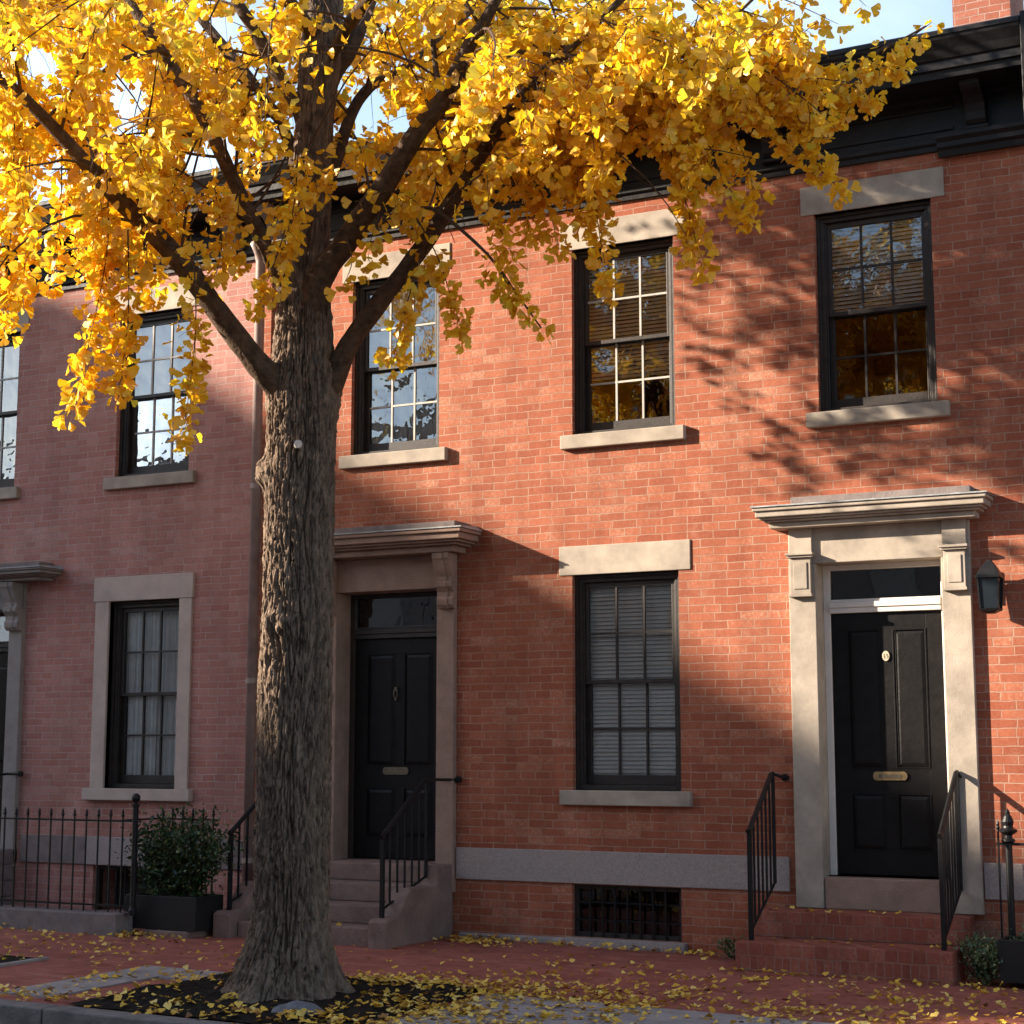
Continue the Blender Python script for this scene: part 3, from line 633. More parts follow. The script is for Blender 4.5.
# ------------------------------------------------------------------ drainpipe
px_=-9.64
t=thing('drainpipe','tall brown drainpipe running down the joint between the two brick houses','drainpipe',(px_,-.09,0))
MB().tube([(px_,-.09,0.05),(px_,-.09,6.50),(px_,-.12,6.6),(px_,-.2,6.68)],.050,14).build('pipe','pipe',t,smooth=True)
m=MB()
for z in(.6,2.3,4.2,6.2): m.tube([(px_,-.09,z),(px_,-.09,z+.05)],.058,14); m.box(px_-.07,px_+.07,-.045,-.024,z+.005,z+.045)
m.build('pipe_strap','pipe',t)
# ------------------------------------------------------------------ iron fence at left
fy=-1.5
t=thing('iron_fence','black spiked iron fence on a stone kerb with ball topped corner post','fence',(-11,fy,zg(-11)))
zk=.24
B(-12.45,-9.93,fy-.13,fy+.13,-.05,zk).build('stone_base','granite_dark',t,bevel=.012)
m=MB(); m.box(-12.4,-9.87,fy-.015,fy+.015,1.03,1.045); m.box(-12.4,-9.87,fy-.015,fy+.015,zk+.05,zk+.065)
m.box(-10.085,-10.065,fy+.02,-.93,1.03,1.045); m.box(-10.06,-9.42,-.94,-.92,1.03,1.045); m.box(-10.06,-9.42,-.94,-.92,.31,.325); m.build('fence_rail','iron',t)
def picket(x,y,zb_=zk):
    m=MB(); m.tube([(x,y,zb_),(x,y,1.075)],.0085,6); m.lathe(x,y,[(.0085,1.07),(.017,1.085),(.009,1.10),(.013,1.112),(.001,1.145)],8); return m
x=-9.85-.14
while x>-12.4: picket(x,fy).build('picket','iron',t); x-=.139
x=-10.0
while x<-9.4: picket(x,-.93,.0).build('picket','iron',t); x+=.115
m=MB(); m.tube([(-9.85,fy,zk-.02),(-9.85,fy,1.19)],.026,10); m.lathe(-9.85,fy,[(.04,zk),(.04,zk+.03),(.027,zk+.05)],12)
m.lathe(-9.85,fy,[(.026,1.16),(.034,1.17),(.034,1.185),(.015,1.195),(.015,1.205)]+[(.040*math.sin(a),1.243-.040*math.cos(a)) for a in [.4+i*.3 for i in range(9)]]+[(.001,1.283)],14)
m.build('corner_post','iron',t)
# ------------------------------------------------------------------ ginkgo leaf template & leaf fields
FAN=np.array([(0,0,0),(-.27,.27,.06),(-.64,.60,.13),(-.52,.80,.04),(-.29,.95,-.02),(-.07,.93,.04),(0,.64,.0),(.07,.95,.04),(.30,.92,-.02),(.54,.82,.05),(.63,.62,.14),(.27,.27,.06),(-.012,-.55,.0),(.012,-.55,.0)])
FF=[(0,1,3,2)[::1],(0,1,2),(0,2,3,4),(0,4,5,6),(0,6,7,8),(0,8,9,10),(0,10,11),(12,13,0)][1:]
OV=np.array([(0,0,0),(-.22,.3,.03),(-.25,.55,.04),(-.12,.85,.0),(0,1,-.04),(.12,.85,.0),(.25,.55,.04),(.22,.3,.03)])
OF=[(0,1,2,3,4),(0,4,5,6,7)]
def leaves(name,m,pos,axis,nrm,size,parent=None,tmpl=FAN,faces=FF,jit=.25,**props):
    n=len(pos); pos=np.asarray(pos,float); axis=np.asarray(axis,float); nrm=np.asarray(nrm,float); size=np.asarray(size,float)
    axis/=np.linalg.norm(axis,axis=1,keepdims=True)
    nrm=nrm-axis*(nrm*axis).sum(1,keepdims=True); nrm/=np.linalg.norm(nrm,axis=1,keepdims=True)+1e-9
    side=np.cross(axis,nrm)
    t=np.repeat(tmpl[None],n,0).copy()
    t[:,:,2]*= RNG.uniform(-1.6,2.4,(n,1)); t[:,:,0]*=RNG.uniform(.72,1.12,(n,1))
    t[:,:,2]+= (tmpl[None,:,1]**2)*RNG.uniform(-.35,.25,(n,1))
    V=pos[:,None,:]+size[:,None,None]*(t[:,:,0:1]*side[:,None]+t[:,:,1:2]*axis[:,None]+t[:,:,2:3]*nrm[:,None])
    V=V.reshape(-1,3)
    if parent: V=V-np.array(wloc(parent))
    k=len(tmpl); me=bpy.data.meshes.new(name)
    lt=np.array([i for f in faces for i in f]); ln=np.array([len(f) for f in faces])
    loops=(lt[None]+(np.arange(n)*k)[:,None]).ravel(); tot=np.tile(ln,n); st=np.concatenate([[0],np.cumsum(tot)[:-1]])
    me.vertices.add(len(V)); me.vertices.foreach_set('co',V.astype(np.float32).ravel())
    me.loops.add(len(loops)); me.loops.foreach_set('vertex_index',loops.astype(np.int32))
    me.polygons.add(len(tot)); me.polygons.foreach_set('loop_start',st.astype(np.int32)); me.polygons.foreach_set('loop_total',tot.astype(np.int32))
    me.update(calc_edges=True); me.materials.append(M[m])
    o=bpy.data.objects.new(name,me); COL.objects.link(o)
    if parent: o.parent=parent
    for a,b in props.items(): o[a]=b
    return o
def rdir(n): v=RNG.normal(size=(n,3)); return v/np.linalg.norm(v,axis=1,keepdims=True)
# ------------------------------------------------------------------ the ginkgo
TB=T(286,1003,0); TB[2]=zg(TB[0])
TREE=thing('ginkgo_tree','large golden yellow ginkgo with rugged trunk standing in the sidewalk bed','tree',tuple(TB))
# trunk: high resolution ridged surface
TP=[(286,1020,0,150),(286,1003,0,122),(286,985,0,99),(287,955,0,84),(289,915,0,74),(291,850,0,73),(294,780,0,71),(296,700,0,72),(298,620,0,70),(299,540,0,68),(300,470,0,66),(301,425,0,67),(302,392,0,70),(303,360,0,60),(304,320,.02,53),(307,270,.04,43),(311,200,.08,38),(314,130,.1,35),(320,60,.12,38),(325,-20,.15,33),(330,-160,.2,25),(340,-350,.2,15),(350,-560,.2,6)]
tp=[T(u,v,d) for u,v,d,_ in TP]; tr=[w_/2/FPX*(np.linalg.norm(p-CAM)) for p,(_,_,_,w_) in zip(tp,TP)]
def crs(P,n):
    P=np.array(P,float); out=[]
    for i in range(len(P)-1):
        p0=P[max(i-1,0)];p1=P[i];p2=P[i+1];p3=P[min(i+2,len(P)-1)]
        for k in range(n):
            t=k/n; out.append(.5*((2*p1)+(p2-p0)*t+(2*p0-5*p1+4*p2-p3)*t*t+(3*p1-p0-3*p2+p3)*t**3))
    out.append(P[-1]); return np.array(out)
knot=[(T(262,472,-.1),.13,.12),(T(276,624,-.25),.12,.10),(T(283,740,-.25),.10,.02),(T(334,400,0),.11,.03)]
def trunk():
    c=crs([list(p)+[r] for p,r in zip(tp,tr)],34); NA=300
    m=MB(); zz=0
    for i,(x,y,z,r) in enumerate(c):
        fl=max(0,1-(z-TB[2])/.75)**2
        for j in range(NA):
            a=2*math.pi*j/NA; ca,sa=math.cos(a),math.sin(a)
            # wandering bark ridges
            wv=noise.noise(Vector((ca*1.3,sa*1.3,z*.9)))*.55
            q=a+wv*.5
            rid=abs(noise.noise(Vector((math.cos(q)*7.5,math.sin(q)*7.5,z*1.35))))
            rid2=abs(noise.noise(Vector((math.cos(q)*15,math.sin(q)*15,z*3.4+9))))
            fine=noise.noise(Vector((ca*22,sa*22,z*9)))
            br=noise.noise(Vector((ca*7,sa*7,z*5.5+3)))
            d=-.040*max(0,1-rid/.085)**1.0-.018*max(0,1-rid2/.09)-.020*max(0,1-abs(br)/.06)*.7+.016*fine+.012*noise.noise(Vector((ca*40,sa*40,z*22)))+.004
            d*=min(1,r/.24)
            lump=.05*noise.noise(Vector((ca*1.4,sa*1.4,z*.7+4)))*r/.25
            root=fl*(.20*max(0,math.cos(3*(a-.5)))**1.5+.14*max(0,math.cos(5*a+1.1))**1.5+.10*noise.noise(Vector((ca*2.5,sa*2.5,5))))
            rr=r+d+lump*.6+root*r*1.5
            P=Vector((x+ca*rr,y+sa*rr,z))
            for kp,kr,ka in knot:
                dd=(P-Vector(kp)).length
                if dd<kr*1.6:
                    e=math.exp(-(dd/kr)**2*2.2); hole=math.exp(-(dd/(kr*.38))**2*2)
                    off=ka*e-1.3*ka*hole; P+=Vector((ca,sa,0))*off
            m.v.append(tuple(P))
    n=len(c)
    for i in range(n-1):
        for j in range(NA): a=i*NA+j; b=i*NA+(j+1)%NA; m.f.append((a,b,b+NA,a+NA))
    return m
trunk().build('trunk','bark',TREE,smooth=True)
# limbs: (u,v,dd,width px)
LIMBS=[
 [(300,425,0,40),(280,388,-.12,34),(250,355,-.25,27),(180,262,-.5,24),(120,200,-.7,20),(60,135,-.9,15),(15,90,-1.05,12),(-70,20,-1.3,10),(-180,-90,-1.6,7),(-260,-220,-1.8,3)],
 [(300,330,.05,26),(285,285,.08,20),(254,223,.15,17),(203,117,.3,15),(168,62,.4,13),(129,0,.5,11),(70,-110,.7,8),(20,-240,.8,3)],
 [(312,150,.1,24),(300,110,.05,17),(280,78,0,15),(255,30,-.1,14),(235,-5,-.15,12),(200,-110,-.3,9),(170,-260,-.4,3)],
 [(300,180,.1,18),(280,122,.5,12),(234,59,.9,11),(187,0,1.2,9),(120,-100,1.6,6),(60,-180,1.9,3)],
 [(306,345,0,40),(318,282,-.1,31),(345,243,-.2,27),(378,195,-.4,25),(417,133,-.6,22),(444,98,-.7,20),(468,47,-.85,15),(491,10,-.95,12),(530,-70,-1.15,9),(580,-190,-1.4,3)],
 [(318,410,0,36),(334,378,-.02,28),(352,340,-.05,23),(378,305,-.1,21),(405,270,-.15,20),(429,238,-.2,18),(456,195,-.25,17),(487,145,-.3,15),(511,109,-.35,13),(538,78,-.4,11),(600,20,-.5,8),(680,-60,-.6,6),(760,-160,-.7,3)],
 [(318,210,.1,20),(336,158,.25,15),(352,113,.4,13),(371,86,.5,12),(402,70,.6,11),(450,30,.8,9),(500,-20,1.0,7),(600,-120,1.2,3)],
 [(318,110,.12,22),(334,76,.15,17),(352,47,.2,15),(371,0,.25,13),(400,-90,.3,9),(440,-220,.4,4)],
 [(442,98,-.7,12),(436,70,-.72,7),(432,20,-.75,6),(430,-60,-.8,4),(420,-150,-.8,2)],
 [(455,86,-.75,9),(495,60,-.85,7),(522,52,-.9,6),(573,59,-1.0,5),(632,72,-1.1,4),(700,86,-1.2,3)],
 [(500,126,-.32,9),(540,95,-.5,7),(590,82,-.6,6),(644,82,-.7,5),(740,84,-.75,4),(820,79,-.75,3.5),(884,49,-.75,3),(926,26,-.75,2)],
 [(560,56,-.45,8),(620,60,-.5,6),(685,56,-.6,5),(720,28,-.6,4),(752,0,-.65,3.5),(800,-50,-.7,2)],
 [(390,207,-.3,6),(420,208,-.4,5),(440,213,-.45,4.5),(487,254,-.6,3.5),(519,297,-.65,2.5),(541,328,-.7,1.5)],
 [(203,137,.2,6),(180,134,.1,5),(156,137,0,5),(135,150,-.1,4.5),(113,172,-.2,4)],
 [(168,55,.3,6),(156,51,.2,5),(117,62,0,5),(78,94,-.2,5),(47,117,-.4,4),(0,155,-.6,3)],
 [(325,0,.15,26),(350,-120,-.6,18),(380,-300,-1.5,9),(400,-420,-2.0,3)],
 [(328,-80,.15,22),(280,-250,1.0,12),(240,-420,1.6,4)],
 [(326,-60,.15,22),(440,-200,1.1,12),(560,-330,1.5,4)],
 [(322,60,.15,14),(300,15,-.15,15),(230,-60,-1.0,14),(110,-180,-2.0,10),(0,-260,-2.8,4)],
 [(320,85,.15,13),(345,30,-.15,14),(420,-60,-1.0,13),(520,-150,-1.9,8),(620,-220,-2.4,3)],
 [(-60,20,-1.2,11),(-150,-20,-.8,9),(-230,-80,-.4,7),(-330,-150,0,3)],  # from here limbs left of view, mostly added to shade the upper right wall
 [(-60,20,-1.2,11),(-170,10,-1.4,9),(-260,-40,-1.4,7),(-380,-80,-1.4,3)],
 [(-150,-20,-.8,10),(-260,-10,-.6,8),(-370,-30,-.4,6),(-480,-50,-.2,3)],
 [(-150,-20,-.8,10),(-270,60,-.7,8),(-380,70,-.4,6),(-490,60,-.1,3)],
 [(-170,10,-1.4,10),(-300,40,-1.3,8),(-400,20,-1.1,6),(-500,-20,-.9,3)],
 [(-180,-90,-1.6,8),(-240,-60,-1.0,7),(-330,-90,-.6,6),(-420,-160,-.3,3)],
 [(110,-180,-2.0,9),(0,-200,-1.2,7),(-120,-230,-.6,6),(-250,-260,0,3)],
 [(120,-20,.5,10),(20,-60,.9,8),(-90,-100,1.3,6),(-200,-120,1.6,3)],
 [(-10,65,-1.1,10),(-110,30,-.7,8),(-230,0,-.4,6),(-330,-10,-.2,3)],
]
SK=[]   # (points Nx3, width)
for li,L_ in enumerate(LIMBS):
    P=[T(u,v,d) for u,v,d,_ in L_]; rad=[.88*w_/2/FPX*np.linalg.norm(p-CAM) for p,(_,_,_,w_) in zip(P,L_)]
    c=crs([list(p)+[r] for p,r in zip(P,rad)],10)
    if L_[0][3]>=14:
        NA=26; m=MB()
        for i,(x,y,z,r) in enumerate(c):
            a_=Vector(c[max(0,i-1)][:3]); b_=Vector(c[min(len(c)-1,i+1)][:3]); t_=(b_-a_).normalized()
            if i==0: rf=t_.orthogonal().normalized()
            rf=(rf-t_*rf.dot(t_)).normalized(); cr=t_.cross(rf)
            for j in range(NA):
                a=2*math.pi*j/NA; D_=rf*math.cos(a)+cr*math.sin(a)
                nn=noise.noise(D_*2.6+Vector((x,y,z))*2.0)*.16+abs(noise.noise(D_*5+Vector((x,y,z))*2.2+Vector((7,0,0))))*.22+noise.noise(Vector((x,y,z))*5)*.08
                m.v.append(tuple(Vector((x,y,z))+D_*r*(1+nn-.06)))
        for i in range(len(c)-1):
            for j in range(NA): a=i*NA+j; b=i*NA+(j+1)%NA; m.f.append((a,b,b+NA,a+NA))
        m.build('limb','bark_limb' if L_[0][3]<38 else 'bark_limb',TREE,smooth=True)
    else:
        MB().tube([tuple(q[:3]) for q in c],[q[3] for q in c],8).build('branch','bark_limb',TREE,smooth=True)
    SK.append(c)
# exclusion corridors (bare wood visible in front)
corr=[]
for c in SK[:8]:
    for q in c[::3]:
        u,v,h=PX(q[:3]); 
        if -20<u<1044 and v>-30: corr.append((u,v,h,q[3]/h*FPX+5))
for q in crs([list(p)+[r] for p,r in zip(tp,tr)],6):
    u,v,h=PX(q[:3])
    if -30<v<420: corr.append((u,v,h,q[3]/h*FPX+3))
corr=np.array(corr)
OUTL=np.array([(-400,330),(0,318),(22,300),(40,262),(62,235),(90,300),(130,262),(170,290),(200,235),(230,215),(262,175),(300,168),(345,170),(372,205),(430,232),(470,205),(505,205),(540,190),(575,205),(606,215),(632,130),(662,160),(690,210),(716,140),(752,150),(778,120),(815,148),(838,100),(870,88),(905,50),(940,5),(1100,-160)],float)
TOPL=np.array([(-400,-9999),(740,-9999),(760,-60),(790,0),(830,45),(880,40),(930,15),(1000,0),(1100,0)],float)
SKYG=[(40,60,22,16),(128,95,20,22),(132,128,14,14),(196,168,16,22),(52,190,22,40),(225,30,14,12),(374,100,14,16),(365,108,22,20),(250,75,12,12),(20,258,14,14),(700,60,10,8),(690,10,14,14),(400,118,12,16),(160,265,16,10),(205,225,20,26),(225,150,14,18)]
def keep(P,own_rand):
    P=np.asarray(P); d=P-CAM; wd=d@FW; u=512+FPX*(d@RT)/wd; v=512-FPX*(d@UP)/wd; h=d@FH
    k=v<np.interp(u,OUTL[:,0],OUTL[:,1])+RNG.normal(0,9,len(P))
    k&=~((u>745)&(v<np.interp(u,TOPL[:,0],TOPL[:,1])))
    k&=(wd>3.5)
    k&=~((P[:,1]>-.75)&(P[:,2]<7.9))
    # foliage that would throw the wall below it into shade is thin on that side
    t=-P[:,1]; xs_=P[:,0]+2.2*t; zs_=P[:,2]-.9*t
    lit1=(xs_<-5.0+.35*np.sin(zs_*3))&(xs_>-13.5)&(zs_<6.45)&(zs_>.5)
    lit2=(xs_>=-5.3)&(xs_<-1.9)&(zs_<3.62+.15*np.sin(xs_*4))&(zs_>.6)
    wav=np.sin(zs_*6.3+xs_*1.6+2.*np.sin(xs_*1.9))+.6*np.sin(zs_*11-xs_*3.1)
    lit3=(xs_>=-5.0)&(xs_<-1.9)&(zs_>=3.6)&(zs_<6.0)&(wav>1.0)
    vis=(u>-5)&(u<1029)&(v>-5)
    r=RNG.random(len(P)); r2=RNG.random(len(P))
    sh3=(xs_>=-5.2)&(xs_<-1.7)&(zs_>=3.5)&(zs_<7.2)
    k&=~(~vis&~sh3&(r2<.72))
    tt=(-6.85-P[:,0])/2.2; ty=P[:,1]+tt; tz=P[:,2]-.9*tt
    k&=~((tt>.25)&(np.abs(ty+4.0)<.55)&(tz>2.2)&(tz<4.4)&(r2<np.where(vis,.55,.97)))
    k&=~((lit1)&~vis&(r<.985)); k&=~(lit2&~vis&(r<np.where(zs_>2.9,.86,.95))); k&=~(lit3&~vis&(r<.7))
    k&=~(lit1&vis&(r<.25))
    for gx,gy,gw,gh in SKYG:
        k&=~(((((u-gx)/gw)**2+((v-gy)/gh)**2)<1)&(r<.93))
    # keep the big wood readable
    for cu,cv,chh,cw in corr:
        k&=~((np.abs(u-cu)<cw)&(np.abs(v-cv)<cw)&(h<chh)&(r<.62))
    return k
# twig generation
LP=[];LA=[];TW=MB()
def spurs(path,step,nl,spread=1.):
    """whorls of fan leaves on the short shoots along a twig"""
    path=np.array(path); seg=np.linalg.norm(np.diff(path,axis=0),axis=1); L_=seg.sum()
    n=max(2,int(L_/step)); ts=np.linspace(.08,1,n)*L_; cs=np.concatenate([[0],np.cumsum(seg)])
    for t in ts:
        i=min(len(seg)-1,np.searchsorted(cs,t)-1); i=max(i,0); p=path[i]+(path[i+1]-path[i])*((t-cs[i])/max(seg[i],1e-6))
        k=RNG.integers(nl[0],nl[1]+1)
        for _ in range(k):
            a=rdir(1)[0]; a=a*1.0+np.array([0,0,-.75]); a/=np.linalg.norm(a)
            LP.append(p+a*RNG.uniform(.03,.075)*spread); LA.append(a)
def droop(p,d,L_,g=.9,n=7):
    P=[np.array(p,float)]; d=np.array(d,float)/np.linalg.norm(d)
    for i in range(n):
        d=d+np.array([0,0,-g/n])+RNG.normal(0,.07,3); d/=np.linalg.norm(d); P.append(P[-1]+d*L_/n)
    return P
def addtw(P,r0,r1=.0015,n=4): TW.tube([tuple(q) for q in P],list(np.linspace(r0,r1,len(P))),n,cap=False)
cen=T(310,-60,0)
for li,c in enumerate(SK):
    if li in (12,): 
        spurs(c[12:,:3],.045,(3,4)); continue
    P=c[:,:3]; seg=np.linalg.norm(np.diff(P,axis=0),axis=1); cs=np.concatenate([[0],np.cumsum(seg)]); Lt=cs[-1]
    s=.75 if c[0][3]>.06 else .15
    while s<Lt:
        i=min(len(seg)-1,np.searchsorted(cs,s)-1); p=P[i]; t_=(P[i+1]-P[i])/seg[i]; r0=c[i][3]
        o=rdir(1)[0]; o-=t_*(o@t_); o/=np.linalg.norm(o)
        d=t_*.45+o*.9+np.array([0,0,.25]); d/=np.linalg.norm(d)
        L2=RNG.uniform(.9,2.1)*(1. if li not in(9,10,11,13,14) else .5)
        path=droop(p,d,L2,g=.75,n=9)
        vis=keep(np.array(path[3:]),0)
        if vis.mean()>.45:
            addtw(path,min(.013,max(.005,r0*.45)),.003,5)
            q=np.array(path)
            sg=np.linalg.norm(np.diff(q,axis=0),axis=1); c2=np.concatenate([[0],np.cumsum(sg)]); u_=.15
            while u_<c2[-1]:
                k=min(len(sg)-1,np.searchsorted(c2,u_)-1); pp=q[k]+(q[k+1]-q[k])*((u_-c2[k])/sg[k])
                dd=rdir(1)[0]*.9+(q[k+1]-q[k])/sg[k]*.5+np.array([0,0,-.25])
                w2=droop(pp,dd,RNG.uniform(.22,.62),g=1.5,n=5)
                kk=keep(np.array([w2[2],w2[-1]]),0)
                if kk.all(): addtw(w2,.0035,.0012,3); spurs(w2,.050,(2,4))
                u_+=.098
        s+=.075 if PX(P[-1])[0]<-200 else .14
print('random leaves',len(LP))
A0=np.array(LP); k0=keep(A0,0); LP=[p for p,k in zip(LP,k0) if k]; LA=[a for a,k in zip(LA,k0) if k]
print('kept',len(LP))
# long hanging sprays
SPR=[([(15,110),(12,210),(4,330)],-1.2,.16),([(-10,80),(-12,200),(-6,300)],-1.2,.16),([(30,130),(28,220),(22,300)],-1.1,.14),([(62,150),(60,220),(50,285)],-.8,.10),
([(105,150),(108,240),(92,330),(70,415)],-1.0,.19),([(95,170),(100,250),(112,300),(118,340)],-.9,.15),([(128,230),(128,320),(118,396)],-1.0,.06),([(150,190),(146,240),(152,298)],-.7,.13),
([(192,240),(196,310),(192,370),(182,440)],-1.0,.13),([(215,190),(222,240),(212,292)],-.5,.11),([(240,190),(236,230),(228,262)],-.3,.10),
([(298,150),(294,205),(280,255),(272,290)],-.75,.13),([(285,230),(272,270),(256,305)],-.8,.11),([(345,235),(352,262),(341,290)],-.45,.03),([(330,165),(300,190),(270,205)],-.5,.12),
([(428,236),(408,300),(392,365)],-.35,.10),([(385,205),(372,235),(368,262)],-.4,.10),([(415,215),(438,258),(452,300),(464,334)],-.4,.07),([(400,200),(418,240),(430,270)],-.2,.12),
([(487,252),(505,280),(520,298),(542,328)],-.65,.07),([(480,160),(492,210),(517,262)],-.5,.12),([(520,160),(545,200),(560,250)],-.4,.10),([(500,150),(520,190),(530,235)],-.45,.12),
([(570,90),(590,160),(598,225),(610,290)],-.7,.13),([(560,120),(575,170),(582,225)],-.6,.13),([(600,110),(612,150),(600,200)],-.6,.12),([(545,100),(552,150),(565,195)],-.5,.12),
([(644,90),(668,145),(688,210),(702,268)],-.9,.12),([(660,95),(690,140),(694,190),(690,235)],-.85,.12),([(672,88),(696,127),(724,180),(754,221)],-.85,.11),([(640,90),(628,110),(640,140)],-.7,.10),
([(690,92),(720,115),(742,150),(757,200)],-.8,.09),([(720,88),(764,120),(800,150),(843,193)],-.8,.09),([(740,85),(780,100),(810,130),(828,172)],-.8,.10),([(700,90),(760,95),(810,118),(852,108)],-.8,.10),
([(720,70),(780,64),(840,80),(878,100)],-.75,.11),([(760,88),(820,90),(862,96)],-.75,.10),([(790,70),(850,62),(890,66),(902,60)],-.75,.08),([(860,60),(895,42),(918,38)],-.75,.05),([(900,45),(924,28),(932,22)],-.75,.03),
([(700,45),(745,40),(775,30)],-.6,.13),([(740,10),(770,20),(792,35)],-.65,.08),([(760,-10),(800,6),(838,24)],-.7,.05),([(680,60),(720,70),(750,78)],-.7,.14),([(800,-40),(845,-12),(866,6)],-.7,.04),([(640,60),(690,66),(740,60)],-.7,.15),
([(450,60),(500,80),(540,130)],-.9,.15),([(520,50),(560,70),(600,110)],-.9,.15),([(600,60),(640,80),(680,110)],-1.0,.14),([(360,200),(392,190),(420,205)],-.5,.08)]
for pl,dd,wd in SPR:
    c=crs([T(u,v,dd) for u,v in pl],6); addtw(c,.006,.0015,5)
    spurs(c,.045,(2,4))
    if wd>.05:
        seg=np.linalg.norm(np.diff(c,axis=0),axis=1); Lt=seg.sum(); n=int(Lt/.055)
        for k in range(n):
            f=(k+RNG.random())/n; i=min(len(c)-2,int(f*(len(c)-1))); p=c[i]
            a=rdir(1)[0]; a[2]*=.4; tap=(1-.55*f)
            w2=droop(p,a+np.array([0,0,-.2]),wd*RNG.uniform(.5,1.25)*tap+.02,g=1.2,n=3); addtw(w2,.0025,.001,3); spurs(w2,.048,(2,3))
print('all leaves',len(LP),'twig verts',len(TW.v))
TW.build('twigs','twig',TREE)
LP=np.array(LP); LA=np.array(LA)
d_=LP-CAM; wd_=d_@FW; u_a=512+FPX*(d_@RT)/wd_; v_a=512-FPX*(d_@UP)/wd_; h_a=d_@FH; kk_=np.ones(len(LP),bool); r_=RNG.random(len(LP))
for li in (0,1,4,5):
    c=SK[li]
    for q in c[::2]:
        cu,cv,chh=PX(q[:3]); cw=q[3]/chh*FPX+4
        kk_&=~((np.abs(u_a-cu)<cw)&(np.abs(v_a-cv)<cw)&(h_a<chh)&(r_<(.55 if li==1 else .76)))
LP=LP[kk_]; LA=LA[kk_]
_t=-LP[:,1]; _x=LP[:,0]+2.2*_t; _z=LP[:,2]-.9*_t
H_,_,_=np.histogram2d(_z,_x,bins=[np.arange(3,7.6,.5),np.arange(-10,-1.4,.5)]); print(H_[::-1].astype(int)); print(len(LP))
n=len(LP)
nr=rdir(n)*.8+np.array([-.1,-.5,.25])*RNG.choice([1,1,-1],(n,1))
leaves('crown','leaf',LP,LA,nr,RNG.uniform(.044,.082,n)*np.where(RNG.random(n)<.12,1.22,1),TREE)
# small round tag nailed to the bark
tg=T(298,451,0); best=None
dirv=np.array([CAM[0]-tg[0],CAM[1]-tg[1],0]); dirv/=np.linalg.norm(dirv)
tg=tg+dirv*.275
MB().tube([tuple(tg-dirv*.03),tuple(tg+dirv*.012)],.028,18).build('tree_tag','wood_cut',TREE)
# ------------------------------------------------------------------ rock in the bed
m=MB(); rx,ry=-6.10,-4.45
for i in range(13):
    for j in range(24):
        th=i/12*math.pi*.5; a=2*math.pi*j/24; d=Vector((math.sin(th)*math.cos(a),math.sin(th)*math.sin(a),math.cos(th)))
        s_=1+.18*noise.noise(d*1.7+Vector((3,1,0)))
        m.v.append((rx+d.x*.20*s_,ry+d.y*.14*s_,zg(rx)+d.z*.10*s_))
for i in range(12):
    for j in range(24): a=i*24+j; b=i*24+(j+1)%24; m.f.append((a,b,b+24,a+24))
m.build('rock','rock',loc=(rx,ry,zg(rx)),smooth=True,label='rounded blue grey rock at the foot of the ginkgo trunk',category='rock')
# ------------------------------------------------------------------ planters and shrubs
def planter(name,label,x0,x1,y0,y1,z0,z1,base=None):
    t=thing(name,label,'planter',((x0+x1)/2,(y0+y1)/2,zg(x0)))
    m=MB(); w_=.03; m.box(x0,x1,y0,y0+w_,z0,z1); m.box(x0,x1,y1-w_,y1,z0,z1); m.box(x0,x0+w_,y0+w_,y1-w_,z0,z1); m.box(x1-w_,x1,y0+w_,y1-w_,z0,z1)
    m.build('box','planter',t,bevel=.004)
    B(x0+w_,x1-w_,y0+w_,y1-w_,z0,z1-.05).build('soil','soil',t)
    if base: B(*base).build('base_stone','brown_dark',t,bevel=.01)
    return t
planter('planter','long black box planter holding the shrub beside the brownstone stoop',-10.03,-9.24,-1.40,-1.0,.10,.39,base=(-9.775,-9.31,-1.44,-.9,-.05,.098))
M['green_pale']=leaf_mat('pale shrub leaf',[(0,(.04,.075,.03)),(.5,(.10,.16,.06)),(.93,(.2,.26,.12)),(1,(.5,.5,.25))],trans=.2,rough=.3)
def shrub(label,c,rad,n,size,stems=16,base=None,tilt=.2):
    t=thing('shrub',label,'shrub',(c[0],c[1],base))
    P=[];A=[];m=MB()
    for k in range(stems):
        d=rdir(1)[0]; d[2]=abs(d[2])*.8+.25; tip=np.array(c)+d*np.array(rad)*RNG.uniform(.6,1.12)
        b0=np.array([c[0]+RNG.uniform(-.4,.4)*rad[0],c[1]+RNG.uniform(-.4,.4)*rad[1],base])
        mid=(b0+tip)/2+RNG.normal(0,.04,3); path=crs([b0,mid,tip],5); m.tube([tuple(q) for q in path],list(np.linspace(.006,.0015,len(path))),4,cap=False)
        for _ in range(n//stems):
            f=RNG.random()**.6; i=min(len(path)-2,int(f*(len(path)-1))); p=path[i]+RNG.normal(0,1,3)*np.array(rad)*.17
            if p[2]<base-.06: p[2]=base+.02
            P.append(p); a=rdir(1)[0]+np.array([0,0,.3]); A.append(a)
    m.build('stems','stem',t); nn=len(P)
    leaves('foliage','green' if size>.04 else 'green_pale',P,A,rdir(nn)+np.array([0,-.3,.5]),RNG.uniform(.6,1.2,nn)*size,t,OV,OF)
    return t
shrub('dark green leafy shrub filling the long black planter',(-9.66,-1.12,.70),(.56,.30,.40),6800,.045,64,.36)
shrub('small variegated bush at the right foot of the brick stoop',(-2.66,-.62,.15),(.21,.18,.18),1900,.028,30,.0)
shrub('tiny green weed against the wall left of the brick stoop',(-4.72,-.16,.05),(.17,.10,.11),700,.026,18,-.02)
